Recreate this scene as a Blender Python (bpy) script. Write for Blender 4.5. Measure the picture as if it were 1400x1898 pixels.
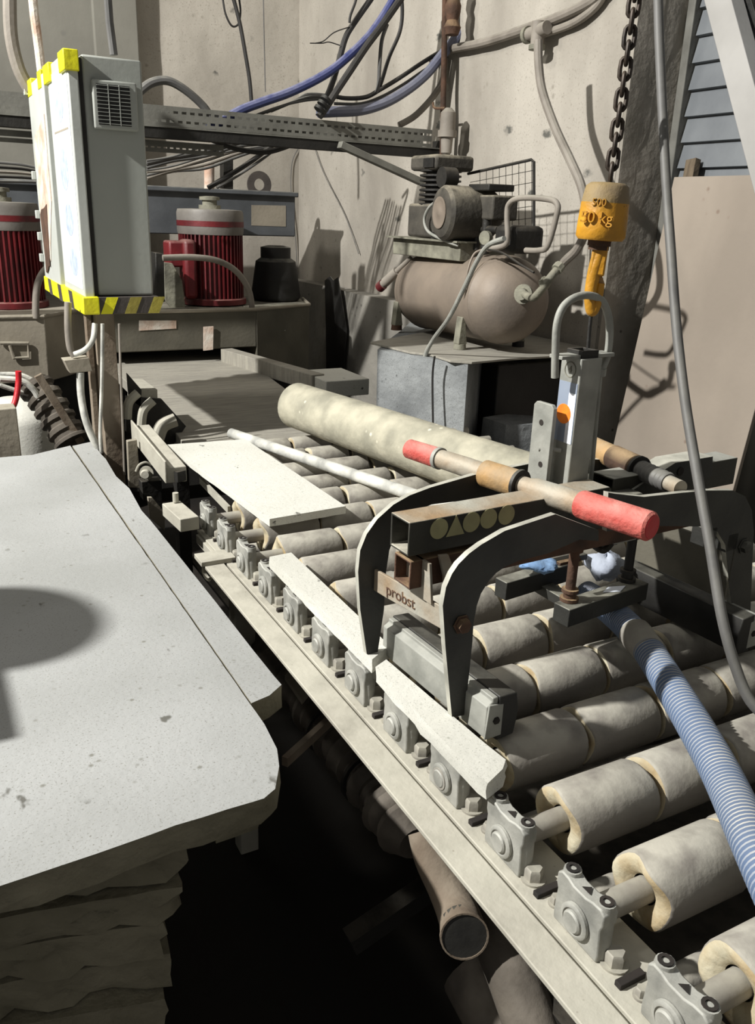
import bpy, math, random
from mathutils import Vector, Matrix
random.seed(7)
S = bpy.context.scene
for o in list(bpy.data.objects): bpy.data.objects.remove(o)
R = math.radians

# ------------------------------------------------------------------ camera
F = 1559.5; PIT, ROL, YAW = 0.339685, 0.036522, 0.499886
CAMZ = 1.62
fw = Vector((math.sin(YAW)*math.cos(PIT), math.cos(YAW)*math.cos(PIT), -math.sin(PIT)))
_r0 = Vector((math.cos(YAW), -math.sin(YAW), 0)); _u0 = _r0.cross(fw)
rt = _r0*math.cos(ROL)+_u0*math.sin(ROL); up = rt.cross(fw)
cd = bpy.data.cameras.new('camera'); cam = bpy.data.objects.new('camera', cd); S.collection.objects.link(cam)
cam.matrix_world = Matrix(((rt.x, up.x, -fw.x, 0), (rt.y, up.y, -fw.y, 0), (rt.z, up.z, -fw.z, CAMZ), (0, 0, 0, 1)))
cd.sensor_fit = 'VERTICAL'; cd.sensor_height = 36; cd.lens = F/1898*36; cd.clip_start = .02; cd.clip_end = 60
S.camera = cam

# ------------------------------------------------------------------ light
w = bpy.data.worlds.new('world'); S.world = w; w.use_nodes = True
w.node_tree.nodes['Background'].inputs[0].default_value = (1, .985, .955, 1)
w.node_tree.nodes['Background'].inputs[1].default_value = .23
def area(name, loc, tgt, size, energy, col):
    l = bpy.data.lights.new(name, 'AREA'); l.shape = 'DISK'; l.size = size; l.energy = energy; l.color = col
    o = bpy.data.objects.new(name, l); S.collection.objects.link(o); o.location = loc
    o.rotation_euler = (Vector(tgt)-Vector(loc)).to_track_quat('-Z', 'Y').to_euler()
area('key_floodlight', (-3.3, 2.3, 4.6), (1.2, 2.2, .9), .14, 610, (1, .985, .95))
area('wall_fill', (-1.2, 3.9, 4.6), (2.4, 4.4, 2.0), .5, 50, (1, .96, .88))  # added fill lamp that brightens the far walls
S.view_settings.view_transform = 'Standard'; S.view_settings.look = 'None'
S.view_settings.exposure = 0.0; S.view_settings.gamma = 1; S.view_settings.use_curve_mapping = False

# ------------------------------------------------------------------ measuring: a sight line of the photograph met with a plane of the room
CAM = Vector((0, 0, CAMZ))
def ray(x, y): return fw*F + rt*(x-700) - up*(y-949)
def K(x, y, z=None, X=None, Y=None, w=None, pl=None):
    d = ray(x, y)
    if z is not None: return CAM+d*((z-CAM.z)/d.z)
    if X is not None: return CAM+d*(X/d.x)
    if Y is not None: return CAM+d*(Y/d.y)
    if w is not None: return CAM+d*(w/F)
    p, n = Vector(pl[0]), Vector(pl[1])
    return CAM+d*((p-CAM).dot(n)/d.dot(n))

# ------------------------------------------------------------------ materials
def lin(h):
    h = h.lstrip('#'); c = [int(h[i:i+2], 16)/255 for i in (0, 2, 4)]
    return tuple([x/12.92 if x <= .04045 else ((x+.055)/1.055)**2.4 for x in c]+[1])
def mat(name, base, var=None, scale=8, rough=.8, metal=0, bump=.15, bscale=60, dust=0, dcol='#b9b6a6', speck=0, speckcol='#6d6c66', spscale=45, stretch=None):
    m = bpy.data.materials.new(name); m.use_nodes = True; n = m.node_tree.nodes; L = m.node_tree.links
    b = n['Principled BSDF']; b.inputs['Roughness'].default_value = rough; b.inputs['Metallic'].default_value = metal
    g = n.new('ShaderNodeNewGeometry')
    def noise(s, det=5, st=None):
        t = n.new('ShaderNodeTexNoise'); t.inputs['Scale'].default_value = s; t.inputs['Detail'].default_value = det
        mp = n.new('ShaderNodeMapping'); L.new(g.outputs['Position'], mp.inputs[0]); L.new(mp.outputs[0], t.inputs['Vector'])
        if st: mp.inputs['Scale'].default_value = st
        return t.outputs['Fac']
    def ramp(src, a, c):
        r = n.new('ShaderNodeMapRange'); r.inputs[1].default_value = a; r.inputs[2].default_value = c; L.new(src, r.inputs[0]); return r.outputs[0]
    def mix(f, a, c):
        x = n.new('ShaderNodeMix'); x.data_type = 'RGBA'
        L.new(f, x.inputs[0])
        for i, v in ((6, a), (7, c)):
            if isinstance(v, tuple): x.inputs[i].default_value = v
            else: L.new(v, x.inputs[i])
        return x.outputs[2]
    col = lin(base)
    col = mix(ramp(noise(scale, 6, stretch), .35, .68), lin(base), lin(var or base))
    if speck:
        v = n.new('ShaderNodeTexVoronoi'); v.inputs['Scale'].default_value = spscale; L.new(g.outputs['Position'], v.inputs['Vector'])
        s1 = ramp(v.outputs['Distance'], .22, .08)
        s2 = ramp(noise(spscale*.35, 2), .5+.12*(1-speck), .66)
        mu = n.new('ShaderNodeMath'); mu.operation = 'MULTIPLY'; L.new(s1, mu.inputs[0]); L.new(s2, mu.inputs[1])
        col = mix(mu.outputs[0], col, lin(speckcol))
    if speck >= .8:
        fn = noise(spscale*7, 3); col = mix(ramp(fn, .58, .74), col, lin(speckcol))
        v2 = n.new('ShaderNodeTexVoronoi'); v2.inputs['Scale'].default_value = spscale*.33; v2.inputs['Randomness'].default_value = 1
        mp2 = n.new('ShaderNodeMapping'); mp2.inputs['Scale'].default_value = (1, .6, 1); L.new(g.outputs['Position'], mp2.inputs[0])
        w2 = n.new('ShaderNodeTexNoise'); w2.inputs['Scale'].default_value = 60; L.new(mp2.outputs[0], w2.inputs['Vector'])
        ad = n.new('ShaderNodeMixRGB'); ad.blend_type = 'ADD'; ad.inputs[0].default_value = .03; L.new(mp2.outputs[0], ad.inputs[1]); L.new(w2.outputs['Color'], ad.inputs[2]); L.new(ad.outputs[0], v2.inputs['Vector'])
        mu2 = n.new('ShaderNodeMath'); mu2.operation = 'MULTIPLY'; L.new(ramp(v2.outputs['Distance'], .13, .07), mu2.inputs[0]); L.new(ramp(noise(9, 2), .45, .55), mu2.inputs[1])
        col = mix(mu2.outputs[0], col, lin('#5d5c56'))
    if dust:
        sx = n.new('ShaderNodeSeparateXYZ'); L.new(g.outputs['Normal'], sx.inputs[0])
        a = ramp(sx.outputs[2], .1, .85); c = ramp(noise(22, 6), .28, .6)
        mu = n.new('ShaderNodeMath'); mu.operation = 'MULTIPLY'; L.new(a, mu.inputs[0]); L.new(c, mu.inputs[1])
        m2 = n.new('ShaderNodeMath'); m2.operation = 'MULTIPLY'; L.new(mu.outputs[0], m2.inputs[0]); m2.inputs[1].default_value = dust
        col = mix(m2.outputs[0], col, lin(dcol))
    L.new(col, b.inputs['Base Color'])
    if bump:
        bp = n.new('ShaderNodeBump'); bp.inputs['Strength'].default_value = bump; bp.inputs['Distance'].default_value = .01
        L.new(noise(bscale, 8), bp.inputs['Height']); L.new(bp.outputs[0], b.inputs['Normal'])
    return m
M = dict(
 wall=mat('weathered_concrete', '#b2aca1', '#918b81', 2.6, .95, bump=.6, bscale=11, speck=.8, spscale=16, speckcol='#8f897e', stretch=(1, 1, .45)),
 capgrey=mat('grey_motor_cap', '#75706a', '#625e59', 8, .55, bump=.08, dust=.4),
 grime=mat('grimy_motor_casting', '#4a463e', '#35322c', 14, .8, bump=.3, dust=.9, dcol='#958d7b'),
 wbase=mat('rough_wall_base', '#99958c', '#78756e', 3, .95, bump=.8, bscale=14, speck=.6, spscale=20, speckcol='#605d57'),
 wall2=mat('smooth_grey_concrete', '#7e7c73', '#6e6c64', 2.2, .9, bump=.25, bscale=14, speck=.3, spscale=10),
 pillar=mat('shaded_rough_concrete', '#9a948a', '#7d786e', 5, .95, bump=.6, bscale=25, speck=.5, spscale=25, speckcol='#3a3833'),  # wall concrete darkened where its end face turns from the light
 floor=mat('shade_dark_floor', '#211b14', '#12100d', 2, .75, bump=.3, bscale=20),  # brown deepened so the shaded space under the conveyor stays black
 slab=mat('sawn_limestone', '#a0a19f', '#8f908d', 2.5, .85, bump=.12, bscale=90, speck=1, spscale=42, speckcol='#77766f'),
 slabw=mat('white_sawn_stone', '#cfcec5', '#bdbcb2', 3, .85, bump=.12, bscale=90, speck=.8, spscale=60, speckcol='#96968c'),
 slabedge=mat('broken_stone_edge', '#8b8571', '#6c6755', 6, .95, bump=1.0, bscale=30),
 rubble=mat('rough_stone_block', '#8f9292', '#6b6e6f', 5, .95, bump=.9, bscale=22, speck=1, spscale=40, speckcol='#4c4d4c'),
 rail=mat('dusty_cream_steel', '#adaa9c', '#918d81', 6, .8, bump=.15, bscale=80, dust=.6, dcol='#bab6a8', speck=.6, spscale=110, speckcol='#776f62'),
 sleeve=mat('grey_rubber_sleeve', '#837e76', '#736e66', 10, .8, bump=.15, bscale=70, dust=.85, dcol='#b3afa2', speck=.5, spscale=80, speckcol='#6b665e'),  # dust on the upward side also paints the roller tops as lit
 cream=mat('chipped_cream_rubber', '#bdb69e', '#a08b66', 22, .8, bump=.35, bscale=50),
 shaft=mat('dusty_shaft_steel', '#97938b', '#827d75', 15, .6, metal=.1, bump=.1, dust=.5),
 bearing=mat('dusty_cast_bearing', '#a3a29a', '#7d7d77', 25, .65, metal=.15, bump=.12, bscale=120, dust=.5, dcol='#bfbfb6'),
 bolt=mat('dusty_bolt', '#a9a598', '#85817a', 30, .6, metal=.2, bump=.15, dust=.5),
 darkslot=mat('slot_dark', '#2b2520', '#1b1815', 20, .9),
 clampdark=mat('dark_painted_steel', '#3a3a36', '#2a2a28', 12, .55, metal=.25, bump=.15, dust=.75, dcol='#a6a496'),
 galv=mat('galvanised_steel', '#9c9c94', '#7e7f78', 18, .6, metal=.05, bump=.15, dust=.35, dcol='#b5b5aa'),
 galvrust=mat('stained_galvanised_steel', '#a9a89d', '#967a58', 9, .65, metal=.2, bump=.25, bscale=60, dust=.2),
 rust=mat('rusty_steel', '#5a4030', '#39291e', 16, .85, bump=.4, bscale=60, dust=.55, dcol='#b59c76'),
 tanrust=mat('tan_rusted_collar', '#b08a56', '#8e7a5d', 14, .7, bump=.3, dust=.25),
 redgrip=mat('worn_red_rubber', '#b4483f', '#c2665c', 30, .7, bump=.35, bscale=120, dust=.6, dcol='#d39a8e'),
 redmotor=mat('red_enamel', '#6d1a1f', '#4a1216', 8, .5, bump=.1, dust=.6, dcol='#9a7a72'),
 redbright=mat('bright_red_plastic', '#c0202a', '#a0161f', 8, .45),
 yellow=mat('hoist_yellow_paint', '#c48b1c', '#9a7020', 18, .5, bump=.25, bscale=60, dust=.8, dcol='#8d7a5c', speck=.6, spscale=120, speckcol='#5b4420'),
 yeldirt=mat('dirty_hoist_paint', '#8f7848', '#7c6c52', 16, .7, bump=.3, bscale=60, speck=.6, spscale=120, speckcol='#54452e'),
 yell2=mat('yellow_marking_tape', '#e6e413', '#d8cf20', 10, .5),
 ybdull=mat('faded_yellow_tape', '#a59a3d', '#8a7f3a', 10, .7),
 tapedark=mat('black_marking_tape', '#3b3633', '#4a4440', 10, .6),
 cabinet=mat('grey_cabinet_paint', '#a1a39c', '#979a93', 3, .55, bump=.05, speck=.35, spscale=18, speckcol='#6e706b'),
 door=mat('light_cabinet_door', '#b9bcb6', '#a8aba4', 5, .5, bump=.05),
 sticker=mat('white_paper_sign', '#e9eef6', '#dfe5f0', 6, .6, bump=.03),
 blueink=mat('faded_blue_print', '#9aa6c8', '#b9c3dc', 40, .6, bump=0),
 paper=mat('torn_brown_paper', '#b99a86', '#d8d0c4', 14, .9, bump=.3),
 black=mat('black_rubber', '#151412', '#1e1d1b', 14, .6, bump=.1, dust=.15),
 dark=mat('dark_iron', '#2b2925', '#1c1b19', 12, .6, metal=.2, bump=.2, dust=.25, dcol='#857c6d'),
 tank=mat('dusty_brown_tank', '#85796c', '#6b6259', 5, .6, metal=.1, bump=.1, dust=.5, dcol='#8f8272'),
 compgrey=mat('dusty_grey_casting', '#8a8878', '#5f5d52', 14, .75, bump=.3, dust=.4, dcol='#a29c8a'),
 pipe=mat('dusty_grey_pipe', '#8d867c', '#766f66', 9, .7, bump=.12, dust=.3),
 cableg=mat('grey_cable', '#5f5e5c', '#4d4c4a', 9, .6, bump=.05, dust=.25),
 cableb=mat('black_cable', '#2c2a28', '#1f1e1c', 9, .55, bump=.05, dust=.25, dcol='#7b766d'),
 cableblue=mat('blue_hose', '#28336e', '#43496f', 4, .45, bump=.05, dust=.85, dcol='#86869a'),
 cablegb=mat('blue_grey_hose', '#555a72', '#6a6c7a', 4, .5, bump=.05, dust=.7, dcol='#8f8f96'),
 hose=mat('blue_grey_ribbed_hose', '#7f8da3', '#8d949e', 5, .6, bump=.04, dust=1.0, dcol='#b5b3ac'),
 hosegroove=mat('blue_hose_groove', '#5f7596', '#6d7c93', 5, .6, bump=0, dust=.3, dcol='#8b95a8'),
 tube=mat('patchy_coated_tube', '#b5b09c', '#8f8c7c', 14, .85, bump=.25, bscale=50, speck=.5, spscale=30, speckcol='#d8d3bd'),
 thin=mat('pale_worn_pipe', '#d4d3c9', '#8f8f8a', 14, .7, bump=.2),
 bed=mat('dusty_shade_belt', '#9c988c', '#87837a', 5, .9, bump=.15, stretch=(2, 14, 2)),  # streaks across the belt paint shadow stripes along with the dust
 machine=mat('dusty_beige_machine', '#978f80', '#7d7668', 4, .75, bump=.15, dust=.3),
 machdark=mat('olive_grey_machine', '#605c50', '#4d4a40', 5, .7, bump=.15, dust=.3),
 greybox=mat('dark_grey_housing', '#55585b', '#44474a', 6, .55, bump=.08, dust=.3),
 ply=mat('plywood_board', '#9a8f82', '#8a8074', 3, .85, bump=.1, bscale=40, speck=.3, spscale=20, speckcol='#7f6f62', stretch=(1, 1, .4)),
 louver=mat('blue_grey_slat', '#73777a', '#63676b', 5, .6, bump=.08),
 lframe=mat('grey_louvre_frame', '#77766f', '#5f5e58', 9, .6, bump=.1),
 beamw=mat('pale_grey_beam', '#a9a7a3', '#989692', 4, .7, bump=.05),
 wood=mat('old_timber', '#6d604e', '#4f4437', 9, .9, bump=.4, stretch=(6, 6, 1)),
 post=mat('worn_beige_post', '#8b8070', '#67594a', 12, .85, bump=.25, bscale=50, stretch=(1, 1, .3)),
 tray=mat('perforated_grey_steel', '#7c7b73', '#66655e', 10, .6, metal=.2, bump=.1, dust=.3),
 orange=mat('orange_sticker', '#f08a1c', '#e2731a', 60, .6, bump=0),
 yprint=mat('yellowed_print', '#a9a478', '#97926c', 30, .7, bump=0),
 chain=mat('dark_chain_steel', '#3c3127', '#2a241e', 20, .55, metal=.4, bump=.1, dust=.3, dcol='#7d7060'),
 edge=mat('worn_lit_edge', '#c4c2b5', '#a09f94', 30, .5, metal=.2, bump=.1),  # worn edge, brightened to paint the light it catches
 beamst=mat('dusty_box_steel', '#38372f', '#2c2a25', 12, .55, metal=.15, bump=.15, dust=1.0, dcol='#c4bfae'),
 bluecloth=mat('blue_rag', '#5f86b5', '#8aa5c4', 12, .9, bump=.4, bscale=40),
 palebag=mat('pale_rag', '#a9b0bd', '#8d94a3', 12, .9, bump=.4, bscale=30),
 duct=mat('dirty_duct', '#5b544a', '#3f3932', 10, .85, bump=.5, bscale=25, dust=.3, dcol='#8d857a'),
)

# ------------------------------------------------------------------ mesh building
class MB:
    def __init__(s): s.v = []; s.f = []; s.mi = []; s.cur = 0
    def add(s, vs, fs):
        o = len(s.v); s.v += [Vector(v) for v in vs]; s.f += [[i+o for i in f] for f in fs]; s.mi += [s.cur]*len(fs); return s
    def box(s, c, sz, ax=None):
        c = Vector(c); ax = ax or (Vector((1, 0, 0)), Vector((0, 1, 0)), Vector((0, 0, 1)))
        vs = [c+ax[0]*(sz[0]/2*i)+ax[1]*(sz[1]/2*j)+ax[2]*(sz[2]/2*k) for i in (-1, 1) for j in (-1, 1) for k in (-1, 1)]
        return s.add(vs, [(0, 1, 3, 2), (4, 6, 7, 5), (0, 4, 5, 1), (2, 3, 7, 6), (0, 2, 6, 4), (1, 5, 7, 3)])
    def bb(s, a, b):
        return s.box([(a[i]+b[i])/2 for i in range(3)], [abs(a[i]-b[i]) for i in range(3)])
    def bar(s, p, q, wd, ht, upv=(0, 0, 1)):
        p, q = Vector(p), Vector(q); a = (q-p).normalized(); sd = a.cross(Vector(upv)).normalized(); u = sd.cross(a)
        return s.box((p+q)/2, ((q-p).length, wd, ht), (a, sd, u))
    def sqtube(s, p, q, wd, ht, t, upv=(0, 0, 1)):
        p, q = Vector(p), Vector(q); a = (q-p).normalized(); sd = a.cross(Vector(upv)).normalized(); u = sd.cross(a)
        vs = []
        for e in (p, q):
            for k in (1, 0):
                w_, h_ = wd/2-(0 if k else t), ht/2-(0 if k else t)
                vs += [e+sd*x*w_+u*y*h_ for x, y in ((-1, -1), (1, -1), (1, 1), (-1, 1))]
        fs = []
        for i in range(4):
            j = (i+1) % 4
            fs += [(i, j, j+8, i+8), (i+4, i+12, j+12, j+4), (i, i+4, j+4, j), (i+8, j+8, j+12, i+12)]
        return s.add(vs, fs)
    def lathe(s, p, axis, prof, seg=20, caps=True):
        p = Vector(p); a = Vector(axis).normalized()
        t = Vector((0, 0, 1)) if abs(a.z) < .9 else Vector((1, 0, 0))
        x = a.cross(t).normalized(); y = a.cross(x)
        vs = []; fs = []; n = len(prof)
        for h, r in prof:
            for i in range(seg):
                th = 2*math.pi*i/seg; vs.append(p+a*h+(x*math.cos(th)+y*math.sin(th))*r)
        for k in range(n-1):
            for i in range(seg):
                j = (i+1) % seg; fs.append((k*seg+i, k*seg+j, (k+1)*seg+j, (k+1)*seg+i))
        if caps: fs.append(tuple(range(seg))[::-1]); fs.append(tuple((n-1)*seg+i for i in range(seg)))
        return s.add(vs, fs)
    def cyl(s, p, q, r, r2=None, seg=16):
        p, q = Vector(p), Vector(q); return s.lathe(p, q-p, [(0, r), ((q-p).length, r if r2 is None else r2)], seg)
    def tube(s, pts, r, seg=10, smooth=6, closed=False, caps=True, rfun=None, mfun=None):
        pts = [Vector(p) for p in pts]
        if smooth and len(pts) > 2:
            out = []; n = len(pts); rng = n if closed else n-1
            for i in range(rng):
                if closed: p0, p1, p2, p3 = pts[i-1], pts[i], pts[(i+1) % n], pts[(i+2) % n]
                else: p0, p1, p2, p3 = pts[max(i-1, 0)], pts[i], pts[i+1], pts[min(i+2, n-1)]
                for k in range(smooth):
                    t = k/smooth
                    out.append(.5*((2*p1)+(p2-p0)*t+(2*p0-5*p1+4*p2-p3)*t*t+(-p0+3*p1-3*p2+p3)*t**3))
            if not closed: out.append(pts[-1])
            pts = out
        n = len(pts); vs = []; fs = []
        T = [(pts[(i+1) % n]-pts[i-1] if closed else pts[min(i+1, n-1)]-pts[max(i-1, 0)]).normalized() for i in range(n)]
        x = T[0].orthogonal().normalized()
        for i in range(n):
            x = (x-T[i]*x.dot(T[i])).normalized(); y = T[i].cross(x)
            rr = rfun(i/(n-1), i) if rfun else r
            for k in range(seg):
                th = 2*math.pi*k/seg; vs.append(pts[i]+(x*math.cos(th)+y*math.sin(th))*rr)
        for i in range(n if closed else n-1):
            a, b = i*seg, ((i+1) % n)*seg
            for k in range(seg):
                l = (k+1) % seg; fs.append((a+k, a+l, b+l, b+k))
        if mfun:
            s.add(vs, fs); c0 = len(s.mi)-len(fs)
            for q in range(len(fs)): s.mi[c0+q] = mfun(q//seg)
            return s
        if caps and not closed: fs.append(tuple(range(seg))[::-1]); fs.append(tuple((n-1)*seg+i for i in range(seg)))
        return s.add(vs, fs)
    def prism(s, poly, d):
        poly = [Vector(p) for p in poly]; d = Vector(d); n = len(poly)
        fs = [tuple(range(n)), tuple(range(2*n-1, n-1, -1))]+[(i, i+n, (i+1) % n+n, (i+1) % n) for i in range(n)]
        return s.add(poly+[p+d for p in poly], fs)
OFF = {}
def link(o): S.collection.objects.link(o); return o
def tag(o, label=None, cat=None, group=None, kind=None):
    if label: o['label'] = label
    if cat: o['category'] = cat
    if group: o['group'] = group
    if kind: o['kind'] = kind
    return o
def thing(name, label, cat, loc=(0, 0, 0), group=None):
    o = link(bpy.data.objects.new(name, None)); o.location = loc; o.empty_display_size = .1; OFF[o] = Vector(loc)
    return tag(o, label, cat, group)
def fixn(me):
    import bmesh
    b = bmesh.new(); b.from_mesh(me); bmesh.ops.recalc_face_normals(b, faces=b.faces); b.to_mesh(me); b.free()
def build(name, mb, m, parent=None, bev=0, sharp=35, segs=2):
    me = bpy.data.meshes.new(name)
    if parent is not None: off = OFF[parent]
    else:
        xs = [v.x for v in mb.v]; ys = [v.y for v in mb.v]; zs = [v.z for v in mb.v]
        off = Vector(((min(xs)+max(xs))/2, (min(ys)+max(ys))/2, min(zs)))
    me.from_pydata([v-off for v in mb.v], [], mb.f)
    for x in (m if isinstance(m, list) else [m]): me.materials.append(x)
    me.polygons.foreach_set('material_index', mb.mi); fixn(me)
    me.polygons.foreach_set('use_smooth', [True]*len(me.polygons)); me.set_sharp_from_angle(angle=R(sharp))
    o = link(bpy.data.objects.new(name, me)); OFF[o] = off.copy()
    if parent is None: o.location = off
    else: o.parent = parent
    if bev:
        b = o.modifiers.new('bevel', 'BEVEL'); b.width = bev; b.segments = segs; b.limit_method = 'ANGLE'; b.angle_limit = R(30)
    return o
def inst(src, parent, delta, rz=0):
    o = link(bpy.data.objects.new(src.name.split('.')[0], src.data)); o.parent = parent
    o.location = src.location+Vector(delta)-(OFF[parent]-OFF[src.parent] if parent is not src.parent else Vector((0, 0, 0))); OFF[o] = OFF[src].copy()
    for md in src.modifiers:
        k = o.modifiers.new(md.name, md.type)
        k.width = md.width; k.segments = md.segments; k.limit_method = md.limit_method; k.angle_limit = md.angle_limit
    return o
def struct(name, mb, m, label=None, cat='structure', **k):
    o = build(name, mb, m, **k); o['kind'] = 'structure'
    if k.get('parent') is None: tag(o, label, cat)
    return o
def text(name, body, size, m, parent, origin, xdir, ydir, ext=.0006, xs=1):
    c = bpy.data.curves.new(name, 'FONT'); c.body = body; c.size = size; c.extrude = ext; c.align_x = 'CENTER'; c.align_y = 'CENTER'
    o = bpy.data.objects.new(name, c); link(o); dg = bpy.context.evaluated_depsgraph_get(); dg.update()
    me = bpy.data.meshes.new_from_object(o.evaluated_get(dg)); bpy.data.objects.remove(o)
    xd = Vector(xdir).normalized(); yd = Vector(ydir); yd = (yd-xd*yd.dot(xd)).normalized(); zd = xd.cross(yd); og = Vector(origin)-OFF[parent]
    for v in me.vertices: v.co = og+xd*v.co.x*xs+yd*v.co.y+zd*v.co.z
    me.materials.clear(); me.materials.append(m)
    q = link(bpy.data.objects.new(name, me)); q.parent = parent; OFF[q] = OFF[parent].copy(); return q
def rough_prism(poly, z0, z1, jit=.006, step=.03, seed=1, under=.0, topj=.12):
    """flat slab with a chipped outline: top outline given, sides broken in three bands"""
    rnd = random.Random(seed); pts = []
    n = len(poly)
    for i in range(n):
        a, b = Vector(poly[i]), Vector(poly[(i+1) % n]); k = max(1, int((b-a).length/step))
        for j in range(k): pts.append(a+(b-a)*j/k)
    c = sum(pts, Vector((0, 0)))/len(pts)
    mb = MB(); rings = []
    for lev, t in enumerate((0, .25, .6, 1)):
        ring = []
        for p in pts:
            d = (p-c).normalized(); j = 0 if lev == 0 else rnd.uniform(-jit, jit)
            q = p+d*(rnd.uniform(-jit, jit)*topj if lev == 0 else j-under*t)
            ring.append(Vector((q.x, q.y, z1+(z0-z1)*t+(0 if lev in (0, 3) else rnd.uniform(-1, 1)*jit*.5))))
        rings.append(ring)
    m = len(pts); mb.v = [v for r in rings for v in r]
    mb.f.append(list(range(m))); mb.mi.append(0)
    for k in range(3):
        for i in range(m):
            j = (i+1) % m; mb.f.append([k*m+i, (k+1)*m+i, (k+1)*m+j, k*m+j]); mb.mi.append(1)
    mb.f.append([3*m+i for i in range(m)][::-1]); mb.mi.append(1)
    return mb
V = Vector

# ================================================================== THE SETTING
mb = MB().bb((-3.5, -1.5, -.1), (6.5, 7.5, 0)); struct('floor', mb, M['floor'], 'dark brown workshop floor under the conveyor, deepened for shade', 'floor')
# right wall (behind the compressor): subdivided and slightly uneven concrete
def wall_grid(p0, du, dv, nu, nv, nrm, amp, seed, thick=.25):
    rnd = random.Random(seed); p0, du, dv, nrm = map(Vector, (p0, du, dv, nrm)); mb = MB(); vs = []
    for i in range(nu+1):
        for j in range(nv+1):
            e = 0 if i in (0, nu) or j in (0, nv) else rnd.uniform(-amp, amp)
            vs.append(p0+du*(i/nu)+dv*(j/nv)+nrm*e)
    n = len(vs); cs = [p0, p0+du, p0+du+dv, p0+dv]; vs += [c-nrm*thick for c in cs]
    fs = [(i*(nv+1)+j, (i+1)*(nv+1)+j, (i+1)*(nv+1)+j+1, i*(nv+1)+j+1) for i in range(nu) for j in range(nv)]
    fs += [(n, n+3, n+2, n+1)]
    e1 = [i*(nv+1) for i in range(nu+1)]; e2 = [nu*(nv+1)+j for j in range(nv+1)]; e3 = [i*(nv+1)+nv for i in range(nu+1)][::-1]; e4 = [j for j in range(nv+1)][::-1]
    for e, a, b in ((e1, n, n+1), (e2, n+1, n+2), (e3, n+2, n+3), (e4, n+3, n)): fs.append(tuple(e)+(b, a))
    return mb.add(vs, fs)
struct('wall_right', wall_grid((2.5, 2.72, 0), (0, 3.2, 0), (0, 0, 4.4), 26, 34, (-1, 0, 0), .006, 3), M['wall'], 'rough pale concrete wall behind the compressor', 'wall')
struct('wall_back', wall_grid((-2.8, 5.92, 0), (5.3, 0, 0), (0, 0, 4.4), 30, 30, (0, -1, 0), .006, 4), M['wall'], 'pale concrete wall behind the grinding machine', 'wall')
mb = MB().bb((-2.8, 5.82, 0), (1.27, 5.9, 4.4)); mb.bb((1.13, 5.79, 0), (1.395, 5.9, 4.4))
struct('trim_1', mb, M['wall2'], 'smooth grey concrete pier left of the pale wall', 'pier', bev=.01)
struct('trim_2', wall_grid((2.5, 2.70, 0), (.26, 0, 0), (0, 0, 4.4), 6, 40, (0, -1, 0), .006, 6, .018), M['pillar'], 'rough concrete end face of the wall beside the louvre, shade in its colour', 'pier')
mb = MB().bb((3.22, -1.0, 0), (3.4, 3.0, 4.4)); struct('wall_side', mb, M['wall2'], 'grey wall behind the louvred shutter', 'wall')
# louvred shutter in the side wall: frame and single slats
wn = struct('window_1', MB().bb((2.86, .6, 1.2), (2.90, 2.72, 4.4)), M['dark'], 'louvred shutter of blue grey slats', 'window')
wf = struct('window_frame', MB().bb((2.74, 2.66, 1.2), (2.84, 2.698, 4.4)), M['lframe'], parent=wn, bev=.004)
base_s = None
z = 1.55; i = 0
while z < 3.6:
    p = [V((2.785, 1.0, z)), V((2.76, 1.0, z+.004)), V((2.785, 1.0, z+.112)), V((2.80, 1.0, z+.110))]
    if base_s is None: base_s = build('slat', MB().prism(p, (0, 1.655, 0)), M['louver'], wn); z0 = z
    else: inst(base_s, wn, (0, 0, z-z0))
    z += .094; i += 1
# pale leaning beam in front of the shutter
a, b = K(1342, 0, X=2.68), K(1425, 310, X=2.60)
d = (a-b).normalized(); tag(build('diagonal_beam', MB().bar(b-d*.5, a+d*.6, .10, .07, (1, 0, 0)), M['beamw'], bev=.003), 'pale grey steel beam slanting in front of the louvred shutter', 'beam')
a, b = K(1392, 0, X=2.735), K(1446, 160, X=2.735); d = (a-b).normalized()
tag(build('angle_brace', MB().bar(b-d*.3, a+d*.6, .02, .03, (1, 0, 0)), M['dark'], bev=.002), 'thin dark brace running beside the pale slanting beam', 'brace')
tag(build('wooden_prop', MB().bar(K(1277, 345, X=2.715), K(1286, 296, X=2.735), .05, .03, (1, 0, 0)), M['wood'], bev=.002), 'short timber prop behind the plywood board top edge', 'prop')

# plywood board leaning against the side wall
TL = K(1250, 328, X=2.68); BL = K(1140, 812, Y=TL.y); dd = (BL-TL); BLf = TL+dd*((TL.z-.02)/(TL.z-BL.z))
TR = V((TL.x, .95, TL.z+.0)); BR = BLf+V((0, TR.y-TL.y, 0))
# the near edge is where the board ends in the photograph's lower right
q = K(1383, 820, pl=(TL, (TR-TL).cross(dd))); TR.y = q.y; BR.y = q.y
nn = (TR-TL).cross(dd).normalized()
if nn.x < 0: nn = -nn
tag(build('plywood_board', MB().prism([TL, TR, BR, BLf], nn*.018), M['ply'], bev=.002), 'tall brownish board leaning against the side wall at right', 'board')

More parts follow.
